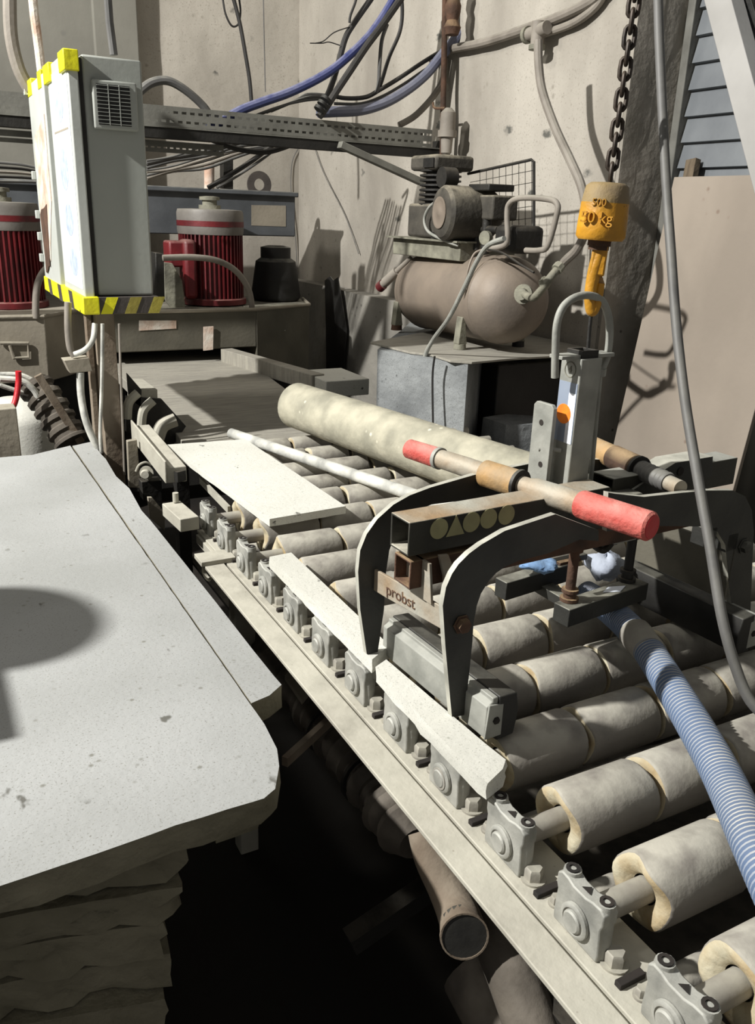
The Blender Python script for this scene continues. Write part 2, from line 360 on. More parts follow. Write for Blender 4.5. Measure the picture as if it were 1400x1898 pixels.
# ================================================================== ROLLER CONVEYOR
ZS = .85; RT = .82                       # shaft height, top of the rail
YN = lambda n: .412+.1462*n
cv = thing('roller_conveyor', 'dusty cream roller conveyor with bearing blocks along its rail', 'conveyor', (1.1, 1.2, 0))
rl = build('side_rail', MB().bb((.576, -.25, .812), (.664, 2.045, RT)).bb((.655, -.25, .72), (.664, 2.045, .815)), M['rail'], cv, bev=.0015)
build('rail_lip', MB().bb((.523, -.25, .813), (.570, 1.85, .821)).bb((.569, -.25, .790), (.577, 2.03, .8135)), M['rail'], cv, bev=.0015)
build('far_rail', MB().bb((1.74, -.25, .81), (1.85, 2.62, RT)).bb((1.74, -.25, .66), (1.75, 2.62, .812)), M['rail'], cv, bev=.0015)
leg = build('leg', MB().bb((.575, 1.74, 0), (.625, 1.79, .76)), M['rail'], cv, bev=.003)
for x, y in ((0, -1.35), (1.2, 0), (1.2, -1.35)): inst(leg, cv, (x, y, 0))
br0 = build('leg_brace', MB().bar((.60, 1.15, .25), (1.8, 1.15, .66), .04, .04), M['dark'], cv)
# bearing blocks
def bearing_mesh(y):
    mb = MB(); x0, x1 = .590, .612
    pr = [(-.038, 0), (-.039, .012), (-.037, .05), (-.040, .058), (-.040, .074), (-.033, .080), (-.020, .079), (-.008, .075), (.012, .075), (.022, .079), (.033, .080), (.040, .074), (.040, .058), (.037, .05), (.039, .012), (.038, 0)]
    mb.prism([V((x0, y+a, RT+b*.92)) for a, b in pr], (x1-x0, 0, 0))
    return mb
def boss_mesh(y):                        # upright round bolt boss at each end of a block
    mb = MB()
    mb.lathe((.603, y-.029, RT), (0, 0, 1), [(0, .0125), (.070, .0115), (.076, .0105)], 14)
    return mb
def boss2(y):
    return MB().lathe((.603, y+.029, RT), (0, 0, 1), [(0, .0125), (.070, .0115), (.076, .0105)], 14)
b0 = build('bearing_block', bearing_mesh(YN(0)), M['bearing'], cv, bev=.002)
subs = [build('bolt_boss', boss_mesh(YN(0)), M['bearing'], b0), build('bolt_boss', boss2(YN(0)), M['bearing'], b0)]
for dy in (-.029, .029):
    subs.append(build('socket_ring', MB().lathe((.603, YN(0)+dy, RT+.0765), (0, 0, 1), [(0, .0085), (.0015, .0085), (.0015, .0045), (-.004, .004)], 12, False), M['darkslot'], b0))
subs.append(build('bearing_ring', MB().lathe((.589, YN(0), ZS), (-1, 0, 0), [(0, .022), (.004, .022), (.006, .019), (.006, .0165), (.002, .0155), (.002, .0145), (.007, .014), (.009, .012)], 24), M['bearing'], b0))
subs.append(build('recess', MB().prism([V((.598, YN(0)-.008, RT+.0702)), V((.608, YN(0), RT+.0702)), V((.598, YN(0)+.006, RT+.0702))], (0, 0, .0006)), M['darkslot'], b0))
# hex bolts on slot washers and studs
def hexb(x, y, r, h, z=RT):
    mb = MB().lathe((x, y, z), (0, 0, 1), [(0, r*1.35), (.003, r*1.35)], 16)
    mb.lathe((x, y, z+.003), (0, 0, 1), [(0, r), (h*.8, r), (h, r*.82)], 6); return mb
yb = (YN(0)+YN(1))/2
t0 = build('hex_bolt', hexb(.610, YN(0)+.099, .0125, .016), M['bolt'], cv)
t1 = build('slot_plate', MB().bb((.590, YN(0)+.068, RT-.001), (.628, YN(0)+.078, RT+.007)), M['darkslot'], cv, bev=.001)
t2 = build('stud', hexb(.606, YN(0)+.053, .007, .010), M['bolt'], cv)
rnd = random.Random(5)
for n in range(-3, 12):
    if n:
        q = inst(b0, cv, (0, YN(n)-YN(0), 0))
        for s_ in subs: inst(s_, q, (0, 0, 0))
    if n < 11:
        dy = (YN(n)-YN(0))
        if n:
            a = inst(t0, cv, (rnd.uniform(-.003, .003), dy+rnd.uniform(-.004, .004), 0)); inst(t1, cv, (0, dy, 0)); inst(t2, cv, (0, dy, 0))
# rollers: a shaft with rubber sleeves that are chipped and belled at their left ends
def sleeve_mesh(x0, x1, y, r, seed):
    rnd = random.Random(seed); mb = MB(); seg = 28
    prof = [(x0+.010, .019, 1), (x0+.002, r*.55, 1), (x0-.001, r*.80, 1), (x0+.001, r*.95, 0), (x0+.005, r, 0), (x1-.006, r, 0), (x1-.001, r*.95, 0), (x1, r*.8, 0), (x1-.004, .019, 1)]
    jit = [rnd.uniform(-.006, .006) for _ in range(7)]
    vs = []; fs = []
    for k, (x, rr, m) in enumerate(prof):
        for i in range(seg):
            th = 2*math.pi*i/seg
            e = sum(jit[h]*math.sin((h+1)*th+h) for h in range(4))*.55 if k in (2, 3, 4) else (sum(jit[h]*math.cos((h+1)*th+h) for h in range(3))*.25 if k in (5, 6) else 0)
            vs.append(V((x+e, y+math.cos(th)*rr, ZS+math.sin(th)*rr)))
    o = len(mb.v); mb.v = vs
    for k in range(len(prof)-1):
        for i in range(seg):
            j = (i+1) % seg; mb.f.append([k*seg+i, k*seg+j, (k+1)*seg+j, (k+1)*seg+i]); mb.mi.append(1 if k < 3 else 0)
    return mb
RR = .048
rowA = None
def make_row(n, x_start, nseg, r=RR, sl=.146, gap=.009, x_shaft=.585):
    y = YN(n)
    sh = build('roller', MB().cyl((x_shaft, y, ZS), (1.80, y, ZS), .0165, seg=18), M['shaft'], cv)
    x = x_start
    for k in range(nseg):
        build('sleeve', sleeve_mesh(x, x+sl, y, r, n*31+k+40), [M['sleeve'], M['cream']], sh, sharp=60); x += sl+gap
    return sh
protos = [make_row(0, .682, 7), make_row(1, .688, 7), make_row(2, .680, 7)]
for n in [-3, -2, -1]+list(range(3, 12)):
    src = protos[n % 3]; sn = n % 3
    q = inst(src, cv, (rnd.uniform(-.006, .006) if n < 9 else 0, YN(n)-YN(sn), 0))
    for c in [c for c in src.children]: inst(c, q, (0, 0, 0))
for n in range(12, 16): make_row(n, .92, 5, .040, .14, .012, .80)
# bare cross tubes lower down between the rollers
ct = build('cross_tube', MB().cyl((.66, YN(0)+.07, .778), (1.83, YN(0)+.07, .778), .021, seg=16), M['sleeve'], cv)
for n in range(-2, 11): 
    if n: inst(ct, cv, (0, YN(n)-YN(0), 0))
build('drip_tray', MB().bb((.70, -.2, .50), (1.80, 2.6, .51)), M['dark'], cv)
build('end_clip', MB().bb((.515, 1.80, .820), (.60, 1.86, .832)).lathe((.53, 1.81, .80), (1, .3, 0), [(0, .022), (.008, .022), (.008, .014), (0, .014)], 16, False), M['rail'], cv, bev=.001)

# infeed belt/bed beyond the rollers
bd = thing('machine_bed', 'flat dusty infeed bed running under the grinding machine', 'machine bed', (1.1, 3.6, 0))
build('bed_plate', MB().prism([V((.74, 2.60, .845)), V((1.30, 2.62, .845)), V((1.42, 3.3, .845)), V((1.62, 4.9, .845)), V((.84, 4.9, .845)), V((.80, 3.3, .845))], (0, 0, -.05)), M['bed'], bd, bev=.003)

# ================================================================== STONE
def zp(px, py, z): q = K(px, py, z=z); return (q.x, q.y)
ZT = .85                                  # top of the big slab
main = [zp(130, 826, ZT), zp(461, 1301, ZT), zp(490, 1342, ZT), zp(514, 1388, ZT), zp(518, 1420, ZT), zp(510, 1462, ZT), zp(490, 1480, ZT), zp(468, 1486, ZT), zp(325, 1530, ZT), zp(180, 1582, ZT), zp(0, 1642, ZT), (-.55, 1.10), (-.95, 1.14), (-.95, 2.9), (.0, 2.84), zp(60, 843, ZT)]
mb = rough_prism(main, ZT-.047, ZT, .006, .03, 2, .004); tag(build('stone_slab', mb, [M['slab'], M['slabedge']], sharp=40), 'big pale sawn stone slab, topmost of the stack at left', 'slab')
strip = [zp(134, 826, ZT), zp(170, 818, ZT), zp(188, 842, ZT), zp(196, 850, ZT), zp(215, 882, ZT), zp(240, 905, ZT), zp(262, 945, ZT), zp(279, 964, ZT), zp(400, 1115, ZT), zp(470, 1205, ZT), zp(508, 1252, ZT), zp(522, 1268, ZT), zp(500, 1288, ZT), zp(466, 1302, ZT)]
mb = rough_prism(strip, ZT-.045, ZT-.001, .004, .03, 3, .0); tag(build('stone_offcut', mb, [M['slab'], M['slabedge']], sharp=40), 'long narrow stone offcut strip along the right edge of the big slab', 'offcut')
lab = ['second', 'third', 'fourth', 'fifth', 'sixth', 'seventh']
zt = ZT-.050
for i in range(6):
    th = [.058, .055, .068, .075, .07, .07][i]
    rx = [.262, .245, .232, .205, .215, .20][i]
    y0 = [1.055, 1.075, 1.065, 1.08, 1.09, 1.075][i]
    poly = [(rx, y0-.085), (rx+.02, y0+.1), (rx+.06, 1.9), (rx, 2.65), (-.8, 2.7), (-.85, y0+.03), (-.3, y0-.0), (0, y0-.035)]
    mb = rough_prism(poly, zt-th+.004, zt, .016, .035, 20+i, .008)
    tag(build('rough_slab', mb, [M['slabedge'], M['slabedge']], sharp=50), 'rough broken stone slab, %s from the top of the stack at left' % lab[i], 'slab', 'slabs in the stack')
    zt -= th
mb = rough_prism([(.262+.03, 1.0), (.36, 1.0), (.37, 1.45), (.30, 1.5)], ZT-.125, ZT-.052, .010, .03, 33, .0)
tag(build('broken_slab_piece', mb, [M['slabedge'], M['slabedge']], sharp=50), 'dark broken stone piece wedged under the big slab corner', 'stone')
for i, y in enumerate((1.25, 2.3)):
    tag(build('timber_bearer', MB().bb((-.8, y, 0), (.02, y+.12, zt-.001)), M['wood'], bev=.004), ['old timber bearer under the near end of the slab stack', 'old timber bearer under the far end of the slab stack'][i], 'timber', 'bearers under the stack')
# small slab lying on the rollers
ZC = .905
sm = [(.700*1.0, 2.79), (.965, 2.77), (.985, 1.985), (.752, 1.972)]
sm = [zp(310, 824, .925), zp(455, 814, .925), zp(641, 938, .925), zp(500, 962, .925)]
tag(build('small_slab', rough_prism(sm, .905, .925, .0012, .03, 5), [M['slabw'], M['slabw']], sharp=40), 'thin white rectangular stone slab lying on the far rollers', 'slab')
a = [V((x, y, 0)) for x, y in sm]; c = sum(a, V())/4
tag(build('support_board', MB().prism([V((*(c+(p-c)*.93).to_2d(), .9045)) for p in a], (0, 0, -.004)).bb((c.x+.02, c.y-.3, .899), (c.x+.05, c.y+.3, .9045)), M['wood']), 'thin timber board under the white rectangular slab', 'board')
def strip_piece(name, pts, z0, z1, seed, label):
    tag(build(name, rough_prism(pts, z0, z1, .004, .025, seed), [M['slabw'], M['slabw']], sharp=40), label, 'stone strip', 'sawn strips on the rollers')
zt_ = .925
strip_piece('stone_strip', [zp(500, 1032, zt_), zp(540, 1024, zt_), zp(722, 1196, zt_), zp(690, 1222, zt_)], .899, zt_, 6, 'pale sawn stone strip beyond the clamp, nearer the white slab')
strip_piece('stone_strip', [zp(696, 1236, zt_), zp(716, 1222, zt_), zp(900, 1378, zt_), zp(938, 1408, zt_), zp(932, 1425, zt_), zp(905, 1452, zt_), zp(888, 1440, zt_), zp(800, 1350, zt_)], .899, zt_, 7, 'pale stone strip with a broken end under the near clamp jaw')
# fat tube and thin pipe on the rollers
zc = .900+.080
A, B = K(552, 752, z=zc), K(960, 890, z=zc); d = (B-A).normalized(); A2 = A+d*.05
tag(build('thick_tube', MB().lathe(A-d*.01, d, [(0, .074), (.004, .079), (.3, .080), (.75, .079), (1.32, .080), (1.325, .076), (1.325, .068), (.4, .068)], 32), M['tube']), 'thick patchy grey tube lying lengthwise on the rollers', 'tube')
zc = .900+.017
A, B = K(428, 803, z=zc), K(760, 915, z=zc); d = (B-A).normalized()
tag(build('thin_pipe', MB().lathe(A, d, [(0, .012), (.002, .017), (.98, .017), (.982, .012)], 16), M['thin']), 'thin pale pipe lying beside the white slab on the rollers', 'pipe')

# ================================================================== LIFTING CLAMP (local frame: x along the span, y along the jaws)
CO = V((.945, 1.0, .90)); CA = R(3)
ex, ey = V((math.cos(CA), math.sin(CA), 0)), V((-math.sin(CA), math.cos(CA), 0))
def loc(x, y, z): return CO+ex*x+ey*y+V((0, 0, z))
cl = thing('stone_clamp', 'scissor lifting clamp with red grips standing on the rollers', 'clamp', CO)
def kv(px, py, v): return K(px, py, pl=(CO+ey*v, ey))
def ku(px, py, u): return K(px, py, pl=(CO+ex*u, ex))
def edged(mb):
    for i, f in enumerate(mb.f): mb.mi[i] = 1 if len(f) == 4 else 0
    return mb
def arm(poly, v, t=.010): return edged(MB().prism([kv(x, y, v) for x, y in poly], ey*t))
Lnear = [(838, 1330), (826, 1200), (821, 1123), (827, 1089), (838, 1064), (850, 1046), (870, 1026), (893, 1009), (936, 984), (1030, 953), (1110, 983), (1110, 1003), (1075, 1000), (1016, 1026), (960, 1040), (936, 1051), (920, 1062), (907, 1076), (892, 1100), (884, 1123), (878, 1155), (876, 1190), (862, 1325)]
build('arm', arm(Lnear, -.10), [M['clampdark'], M['edge']], cl)
Lfar = [(680, 1212), (668, 1130), (664, 1060), (668, 1020), (680, 990), (700, 962), (730, 935), (760, 918), (800, 903), (880, 880), (980, 860), (1000, 900), (880, 925), (800, 935), (765, 950), (735, 985), (722, 1020), (716, 1060), (712, 1130), (700, 1212)]
build('arm', arm(Lfar, .118), [M['clampdark'], M['edge']], cl)
Rnear = [(1128, 913), (1140, 915), (1194, 921), (1258, 914), (1310, 909), (1359, 909), (1382, 920), (1394, 945), (1398, 985), (1395, 1050), (1390, 1175), (1364, 1165), (1352, 1090), (1345, 1010), (1330, 985), (1300, 976), (1223, 975), (1125, 985)]
build('arm', arm(Rnear, -.10), [M['clampdark'], M['edge']], cl)
Rf = [(x-ex.x*0, y) for x, y in [(980, 862), (1040, 850), (1130, 852), (1210, 860), (1240, 880), (1250, 920), (1240, 1060), (1215, 1055), (1205, 960), (1190, 915), (1130, 890), (1000, 900)]]
build('arm', arm(Rf, .118), [M['clampdark'], M['edge']], cl)
# slanting bracket with a hole and box end on the right
def holed(poly, v, t, hc, hr):
    return MB().prism([kv(x, y, v) for x, y in poly], ey*t)
build('bracket', edged(MB().prism([kv(x, y, .0) for x, y in [(1128, 938), (1252, 858), (1322, 846), (1320, 884), (1256, 900), (1190, 928)]], ey*.045)), [M['clampdark'], M['edge']], cl)
h = kv(1262, 874, -.001)
build('pin_hole', MB().lathe(h, -ey, [(0, .008), (.0006, .008)], 16), M['darkslot'], cl)
# cross plates of the jaws
def cross(u, v0, v1, z0, z1, t=.006):
    p = [loc(u, v0, z0), loc(u, v1, z0), loc(u, v1, z1), loc(u, v0, z1)]; return MB().prism(p, ex*t)
q0, q1 = ku(820, 1125, -.315), ku(820, 1162, -.315)
zA, zB = q0.z-CO.z, q1.z-CO.z
cp = build('cross_plate', MB().prism([ku(x, y, -.340) for x, y in ((667, 1040), (821, 1126), (821, 1168), (712, 1106), (667, 1078))], ex*.005), M['galvrust'], cl, bev=.001)
text('stamped_lettering', 'probst', .026, M['rust'], cp, ku(742, 1106, -.3406), (ku(800, 1140, -.34)-ku(700, 1084, -.34)), (0, 0, 1), .0006, 1.2)
build('cross_plate', cross(.268, -.10, .12, .085, .185), M['machdark'], cl, bev=.001)
# pads: galvanised profile with rubber facing inwards
def pad(sg):
    u = -.292 if sg < 0 else .292
    mb = MB(); mb.prism([loc(u+sg*x, -.150, z) for x, z in [(-.004, .006), (.016, .010), (.016, .062), (.006, .068), (.006, .074), (-.004, .074)]], ey*.285)
    p = build('pad_profile', mb, M['galv'], cl, bev=.0015)
    build('rubber_pad', MB().prism([loc(u-sg*x, -.153, z) for x, z in [(.004, .002), (.036, .004), (.040, .026), (.042, .045), (.036, .074), (.004, .076)]], ey*.291), M['black'], cl, bev=.002)
    e = build('end_plate', MB().prism([loc(u-sg*x, -.1535, z) for x, z in [(-.018, .010), (.012, .010), (.012, .062), (-.014, .066)]], ey*.0035), M['galv'], p, bev=.001)
    build('pad_bolt', MB().lathe(loc(u, -.1535, .038), -ey, [(0, .006), (.002, .006), (.004, .004)], 6), M['darkslot'], p)
pad(-1); pad(1)
bo = MB().lathe(kv(856, 1157, -.101), -ey, [(0, .015), (.002, .015), (.002, .011), (.010, .011), (.011, .009)], 6); build('pivot_bolt', bo, M['rust'], cl)
bo = MB().lathe(kv(1379, 1012, -.101), -ey, [(0, .015), (.002, .015), (.002, .011), (.010, .011), (.011, .009)], 6); build('pivot_bolt', bo, M['clampdark'], cl)
for px, py in ((1305, 990), (1345, 1000)): build('stop_block', MB().box(kv(px, py, -.085), (.03, .03, .035), (ex, ey, V((0, 0, 1)))), M['clampdark'], cl, bev=.002)
# square telescopic tubes along the span
bx = kv(760, 968, -.025); ub = (bx-CO).dot(ex)-.0; zb = bx.z-CO.z
bm_ = MB().sqtube(loc(ub, 0, zb-.027), loc(.02, 0, zb-.027), .050, .052, .0035); bm_.mi[8] = 1
beam = build('box_beam', bm_, [M['beamst'], M['galvrust']], cl, bev=.0012)
for k, px in enumerate((814, 845, 874, 906, 939)):
    py = 980-(px-814)*.206
    c = kv(px, py, -.0252)
    if k == 1: build('print_mark', MB().prism([c+ex*a*.0165+V((0, 0, b*.0165)) for a, b in ((-1, -.95), (1, -.95), (0, 1))], -ey*.0006), M['yprint'], beam)
    else: build('print_mark', MB().lathe(c, -ey, [(0, .0158), (.0006, .0158)], 24), M['yprint'], beam)
bx = kv(762, 1042, -.022); u2 = (bx-CO).dot(ex); z2 = bx.z-CO.z
build('inner_beam', MB().sqtube(loc(u2, 0, z2-.022), loc(.25, 0, z2-.022), .044, .044, .0035), M['rust'], cl, bev=.0012)
build('beam_stop', MB().prism([loc(u2+.02, -.05, z2-.060), loc(u2+.02, .05, z2-.060), loc(u2+.02, .05, z2+.0), loc(u2+.02, -.04, z2)], ex*.004), M['galvrust'], cl)
build('lever_plate', MB().prism([kv(x, y, -.035) for x, y in [(815, 1030), (832, 1028), (850, 1075), (846, 1110), (826, 1116), (824, 1070)]], ey*.006), M['galvrust'], cl, bev=.001)
bm_ = MB().sqtube(loc(.06, .03, zb-.027), loc(.385, .03, zb-.027), .050, .052, .0035); bm_.mi[8] = 1
build('box_beam', bm_, [M['beamst'], M['galv']], cl, bev=.0012)
# handle tubes
def handle(name, p, q, pieces):
    d = (q-p); L_ = d.length; d.normalize()
    h = None
    for nm, a, b, prof, m in pieces:
        mb = MB().lathe(p+d*(a*L_), d, [(t*(b-a)*L_, r) for t, r in prof], 24)
        if h is None: h = build(name, mb, m, cl)
        else: build(nm, mb, m, h)
zh = CAMZ-.405
P, Q = K(772, 836, z=zh), K(1200, 974, z=zh)
dd_ = (Q-P).normalized(); P = P-dd_*.02; Q = Q+dd_*.008
handle('handle_bar', P, Q, [
 ('bar', .10, .86, [(0, .0165), (.25, .0175), (.60, .0150), (.64, .0185), (.8, .0190), (1, .0190)], M['galvrust']),
 ('grip', 0, .15, [(0, .013), (.03, .0180), (.97, .0188), (1, .0170)], M['redgrip']),
 ('sleeve_joint', .148, .163, [(0, .0198), (1, .0198)], M['galv']),
 ('collar', .37, .515, [(0, .0215), (.02, .0228), (.98, .0228), (1, .0215)], M['tanrust']),
 ('ring', .515, .527, [(0, .0248), (1, .0248)], M['black']),
 ('grip', .755, 1.0, [(0, .0205), (.03, .0222), (.97, .0222), (1, .0190)], M['redgrip']),
 ('cap', .999, 1.003, [(0, .0180), (.8, .0170), (1, .008)], M['redbright'])])
P, Q = K(1075, 818, z=zh), K(1262, 905, z=zh)
handle('pivot_tube', P, Q, [
 ('bar', 0, 1, [(0, .013), (1, .013)], M['galvrust']),
 ('collar', .0, .38, [(0, .021), (1, .021)], M['tanrust']),
 ('collar', .38, .62, [(0, .0225), (1, .0225)], M['rust']),
 ('ring', .62, .64, [(0, .0235), (1, .0235)], M['black']),
 ('spring', .64, .9, [(k/14, .0155+.002*(k % 2)) for k in range(15)], M['cableg'])])
# mast, side plate, bail
mx = K(1048, 893, z=CAMZ-.41); mx = V((mx.x+.022, mx.y+.018, 0))
mz0, mz1 = CAMZ-.43, CAMZ-.205
ax = (ex, ey, V((0, 0, 1)))
mast = build('mast', MB().sqtube((mx.x, mx.y, mz0), (mx.x, mx.y, mz1), .046, .046, .004, ey), M['galv'], cl, bev=.002)
build('inner_mast', MB().sqtube((mx.x, mx.y, mz1-.03), (mx.x, mx.y, mz1+.012), .036, .036, .004, ey), M['dark'], mast, bev=.001)
fx = mx-ex*.0232
def onface(y, z): return V((fx.x, fx.y, 0))+ey*y+V((0, 0, z))
build('label_patch', MB().prism([onface(-.021, CAMZ-.245), onface(.021, CAMZ-.245), onface(.021, CAMZ-.345), onface(-.021, CAMZ-.345)], -ex*.0005), M['hose'], mast)
build('label_strip', MB().prism([onface(-.020, CAMZ-.262), onface(-.004, CAMZ-.262), onface(-.004, CAMZ-.345), onface(-.020, CAMZ-.345)], -ex*.0009), M['sticker'], mast)
build('round_sticker', MB().lathe(onface(.003, CAMZ-.298)-ex*.0009, -ex, [(0, .0165), (.0006, .0165)], 20), M['orange'], mast)
ring = build('stamp_ring', MB().lathe(onface(0, CAMZ-.225), -ex, [(0, .013), (.0006, .013), (.0006, .0115), (0, .0115)], 20, False), M['compgrey'], mast)
text('stamp', '4', .016, M['compgrey'], mast, onface(0, CAMZ-.225)-ex*.0004, -ey, (0, 0, 1), .0003)
sp = K(993, 890, z=CAMZ-.415)
sp0 = V((sp.x, sp.y, 0))
build('side_plate', MB().prism([sp0+ey*a+V((0, 0, b)) for a, b in [(-.026, CAMZ-.43), (.022, CAMZ-.43), (.022, CAMZ-.288), (.016, CAMZ-.282), (-.020, CAMZ-.282), (-.026, CAMZ-.288)]], ex*.008), M['galv'], cl, bev=.001)
for zz, yy in ((CAMZ-.315, .0), (CAMZ-.385, -.008)): build('plate_hole', MB().lathe(sp0+ey*yy+V((0, 0, zz)), -ex, [(0, .005), (.0006, .005)], 14), M['darkslot'], cl)
build('spacer_rod', MB().cyl(sp0+V((0, 0, CAMZ-.36)), onface(0, CAMZ-.36), .004), M['galv'], cl)
bl = V((mx.x, mx.y, 0)); e_ = ex
L0 = K(1029, 700, pl=(mx, ey)); L1 = K(1033, 600, pl=(mx, ey)); L2 = K(1045, 568, pl=(mx, ey)); L3 = K(1068, 551, pl=(mx, ey)); L4 = K(1095, 548, pl=(mx, ey)); L5 = K(1118, 560, pl=(mx, ey)); L6 = K(1130, 600, pl=(mx, ey)); L7 = K(1127, 655, pl=(mx, ey)); L8 = K(1113, 690, pl=(mx, ey))
build('bail', MB().tube([L0, K(1030, 650, pl=(mx, ey)), L1, L2, L3, L4, L5, L6, L7, L8], .0062, 12), M['galv'], cl)
build('bail_nut', MB().lathe(L8-V((0, 0, .006)), (0, 0, 1), [(0, .010), (.012, .010)], 6), M['galv'], cl)
build('tie_rod', MB().cyl(L8, K(1094, 905, pl=(mx, ey)), .0042), M['galv'], cl)
build('bail_plate', MB().box((mx.x, mx.y, mz1+.002), (.115, .030, .006), ax), M['galv'], cl, bev=.001)
build('centre_block', MB().box((mx.x+.02, mx.y-.01, CAMZ-.455), (.17, .13, .05), ax), M['clampdark'], cl, bev=.003)
for u_, v_ in ((-.14, .0), (.16, .0), (.0, -.07)):
    pass

# ================================================================== SUCTION FRAME under the clamp
sf = thing('suction_frame', 'black frame of short bars hanging below the clamp centre', 'frame', (1.02, 1.0, .90))
def b3(n, p, q, wd, ht, m, par=None, bev=.0015): return build(n, MB().bar(p, q, wd, ht), M[m], par or sf, bev=bev)
zf = CAMZ-.64
b3('frame_bar', K(928, 1092, z=zf), K(1042, 1058, z=zf), .030, .036, 'clampdark')
b3('frame_bar', K(1040, 1140, z=zf), K(1186, 1090, z=zf), .036, .034, 'clampdark')
b3('frame_bar', K(980, 1052, z=zf+.02), K(1085, 1030, z=zf+.02), .014, .012, 'black')
b3('frame_bar', K(985, 1075, z=zf-.02), K(1075, 1128, z=zf-.02), .030, .02, 'clampdark')
build('plate_label', MB().prism([K(x, y, z=zf+.0175) for x, y in ((1118, 1098), (1128, 1088), (1160, 1086), (1150, 1097))], (0, 0, .0006)), M['sticker'], sf)
def post(px, py, z0, z1, r=.011):
    p = K(px, py, z=z0); return build('clamp_screw', MB().lathe(p, (0, 0, 1), [(0, r*1.5), (.006, r*1.5), (.006, r), (.016, r), (.016, r*1.35), (.022, r*1.35), (.022, r*.8), ((z1-z0)*.7, r*.8), ((z1-z0)*.7, r*1.3), (z1-z0, r*1.3)], 14), M['rust' if px < 1100 else 'dark'], sf)
post(1055, 1112, zf+.018, CAMZ-.49); post(1162, 1075, zf+.018, CAMZ-.50)
build('shut_off_valve', MB().lathe(K(1100, 1000, z=CAMZ-.53), ex, [(0, .012), (.01, .018), (.05, .018), (.055, .013), (.085, .013)], 14).tube([K(1100, 1010, z=CAMZ-.53), K(1120, 1020, z=CAMZ-.53), K(1140, 1000, z=CAMZ-.53), K(1165, 990, z=CAMZ-.52)], .006, 8), M['dark'], sf)
build('wing_nut', MB().box(K(1155, 1000, z=CAMZ-.52), (.055, .012, .006), ax), M['galv'], sf, bev=.001)
build('wing_nut', MB().box(K(1055, 1040, z=CAMZ-.56), (.05, .010, .006), ax), M['rust'], sf, bev=.001)
def rag(name, c, r, m, label, seed):
    rnd = random.Random(seed); vs = []; fs = []; nu, nv = 18, 10
    for j in range(nv+1):
        for i in range(nu):
            th = 2*math.pi*i/nu; ph = math.pi*j/nv
            k = 1+.16*math.sin(3*th+seed+2*ph)+.10*math.sin(7*th+ph*3)+rnd.uniform(-.05, .05)
            vs.append(V(c)+V((math.sin(ph)*math.cos(th)*r[0]*k, math.sin(ph)*math.sin(th)*r[1]*k, math.cos(ph)*r[2]*k)))
    for j in range(nv):
        for i in range(nu):
            fs.append((j*nu+i, j*nu+(i+1) % nu, (j+1)*nu+(i+1) % nu, (j+1)*nu+i))
    return tag(build(name, MB().add(vs, fs), M[m], sharp=70), label, 'rag')
rag('rag', K(1000, 1045, z=CAMZ-.60), (.035, .03, .012), 'bluecloth', 'blue rag tucked behind the black frame bars', 2)
rag('rag', K(1122, 1048, z=CAMZ-.64), (.038, .034, .026), 'palebag', 'crumpled pale blue rag between the two clamp screws', 5)

# ================================================================== HOSES AND CABLES NEAR THE CLAMP
hz = CAMZ-.69+.003
hp = [K(1085, 1100, z=hz-.0), K(1130, 1130, z=hz), K(1190, 1190, z=hz), K(1255, 1290, z=hz), K(1330, 1420, z=hz), K(1395, 1560, z=hz)]
hp.append(hp[-1]+(hp[-1]-hp[-2])*1.1); 
ho = build('ribbed_hose', MB().tube(hp, .026, 24, 66, rfun=lambda t, i: .0232 if i % 3 == 0 else .0265, mfun=lambda i: 0 if i % 3 == 1 else 1), [M['hose'], M['hosegroove']], sharp=25)
tag(ho, 'blue grey ribbed suction hose lying across the rollers', 'hose')
p = hp[2]; d = (hp[3]-hp[1]).normalized()
build('hose_cuff', MB().lathe(p-d*.035, d, [(0, .027), (.004, .0295), (.03, .0295), (.033, .028), (.065, .028), (.07, .026)], 24), M['shaft'], ho)
cp_ = [K(1219, -60, w=1.30), K(1222, 60, w=1.30), K(1228, 200, w=1.29), K(1236, 350, w=1.27), K(1243, 450, w=1.25), K(1254, 600, w=1.22), K(1270, 740, w=1.19), K(1293, 880, w=1.16), K(1318, 1020, w=1.13), K(1338, 1140, w=1.11), K(1362, 1230, w=1.10), K(1392, 1300, w=1.09), K(1440, 1345, w=1.08)]
tag(build('hanging_cable', MB().tube(cp_, .0072, 12, 6), M['cableg']), 'thick grey cable hanging down in front of the plywood board', 'cable')

# ================================================================== HOIST
pc = V((.96, 1.055, 0))
def KC(px, py): return K(px, py, pl=(pc, (fw.x, fw.y, 0)))
ch = thing('hoist_chain', 'dark steel link chain hanging from above to the yellow hoist block', 'chain', KC(1130, 330))
c0, c1 = KC(1131, 338), KC(1182, -40); d = (c1-c0); n = int(d.length/.0205); d.normalize()
sx = d.cross(V((0, 1, 0))).normalized(); sy = d.cross(sx)
def link_mesh(c, a, b):
    pts = []; hl, hw = .0095, .0075
    for i in range(14):
        th = 2*math.pi*i/14; s_ = math.sin(th); pts.append(c+a*(math.cos(th)*hw)+b*(s_*hw+(hl-.002 if s_ > .01 else (-hl+.002 if s_ < -.01 else 0))))
    return MB().tube(pts, .0033, 8, 0, closed=True)
la = build('link', link_mesh(c0+d*.012, (sx+sy).normalized(), d), M['chain'], ch); lb = build('link', link_mesh(c0+d*.012, (sx-sy).normalized(), d), M['chain'], ch)
lb.location = lb.location+d*.0205
for i in range(2, n): inst(la if i % 2 == 0 else lb, ch, d*.0205*(i if i % 2 == 0 else i-1))
hk = thing('hook_block', 'yellow hoist block with swivel hook holding the clamp bail', 'hook', KC(1118, 440))
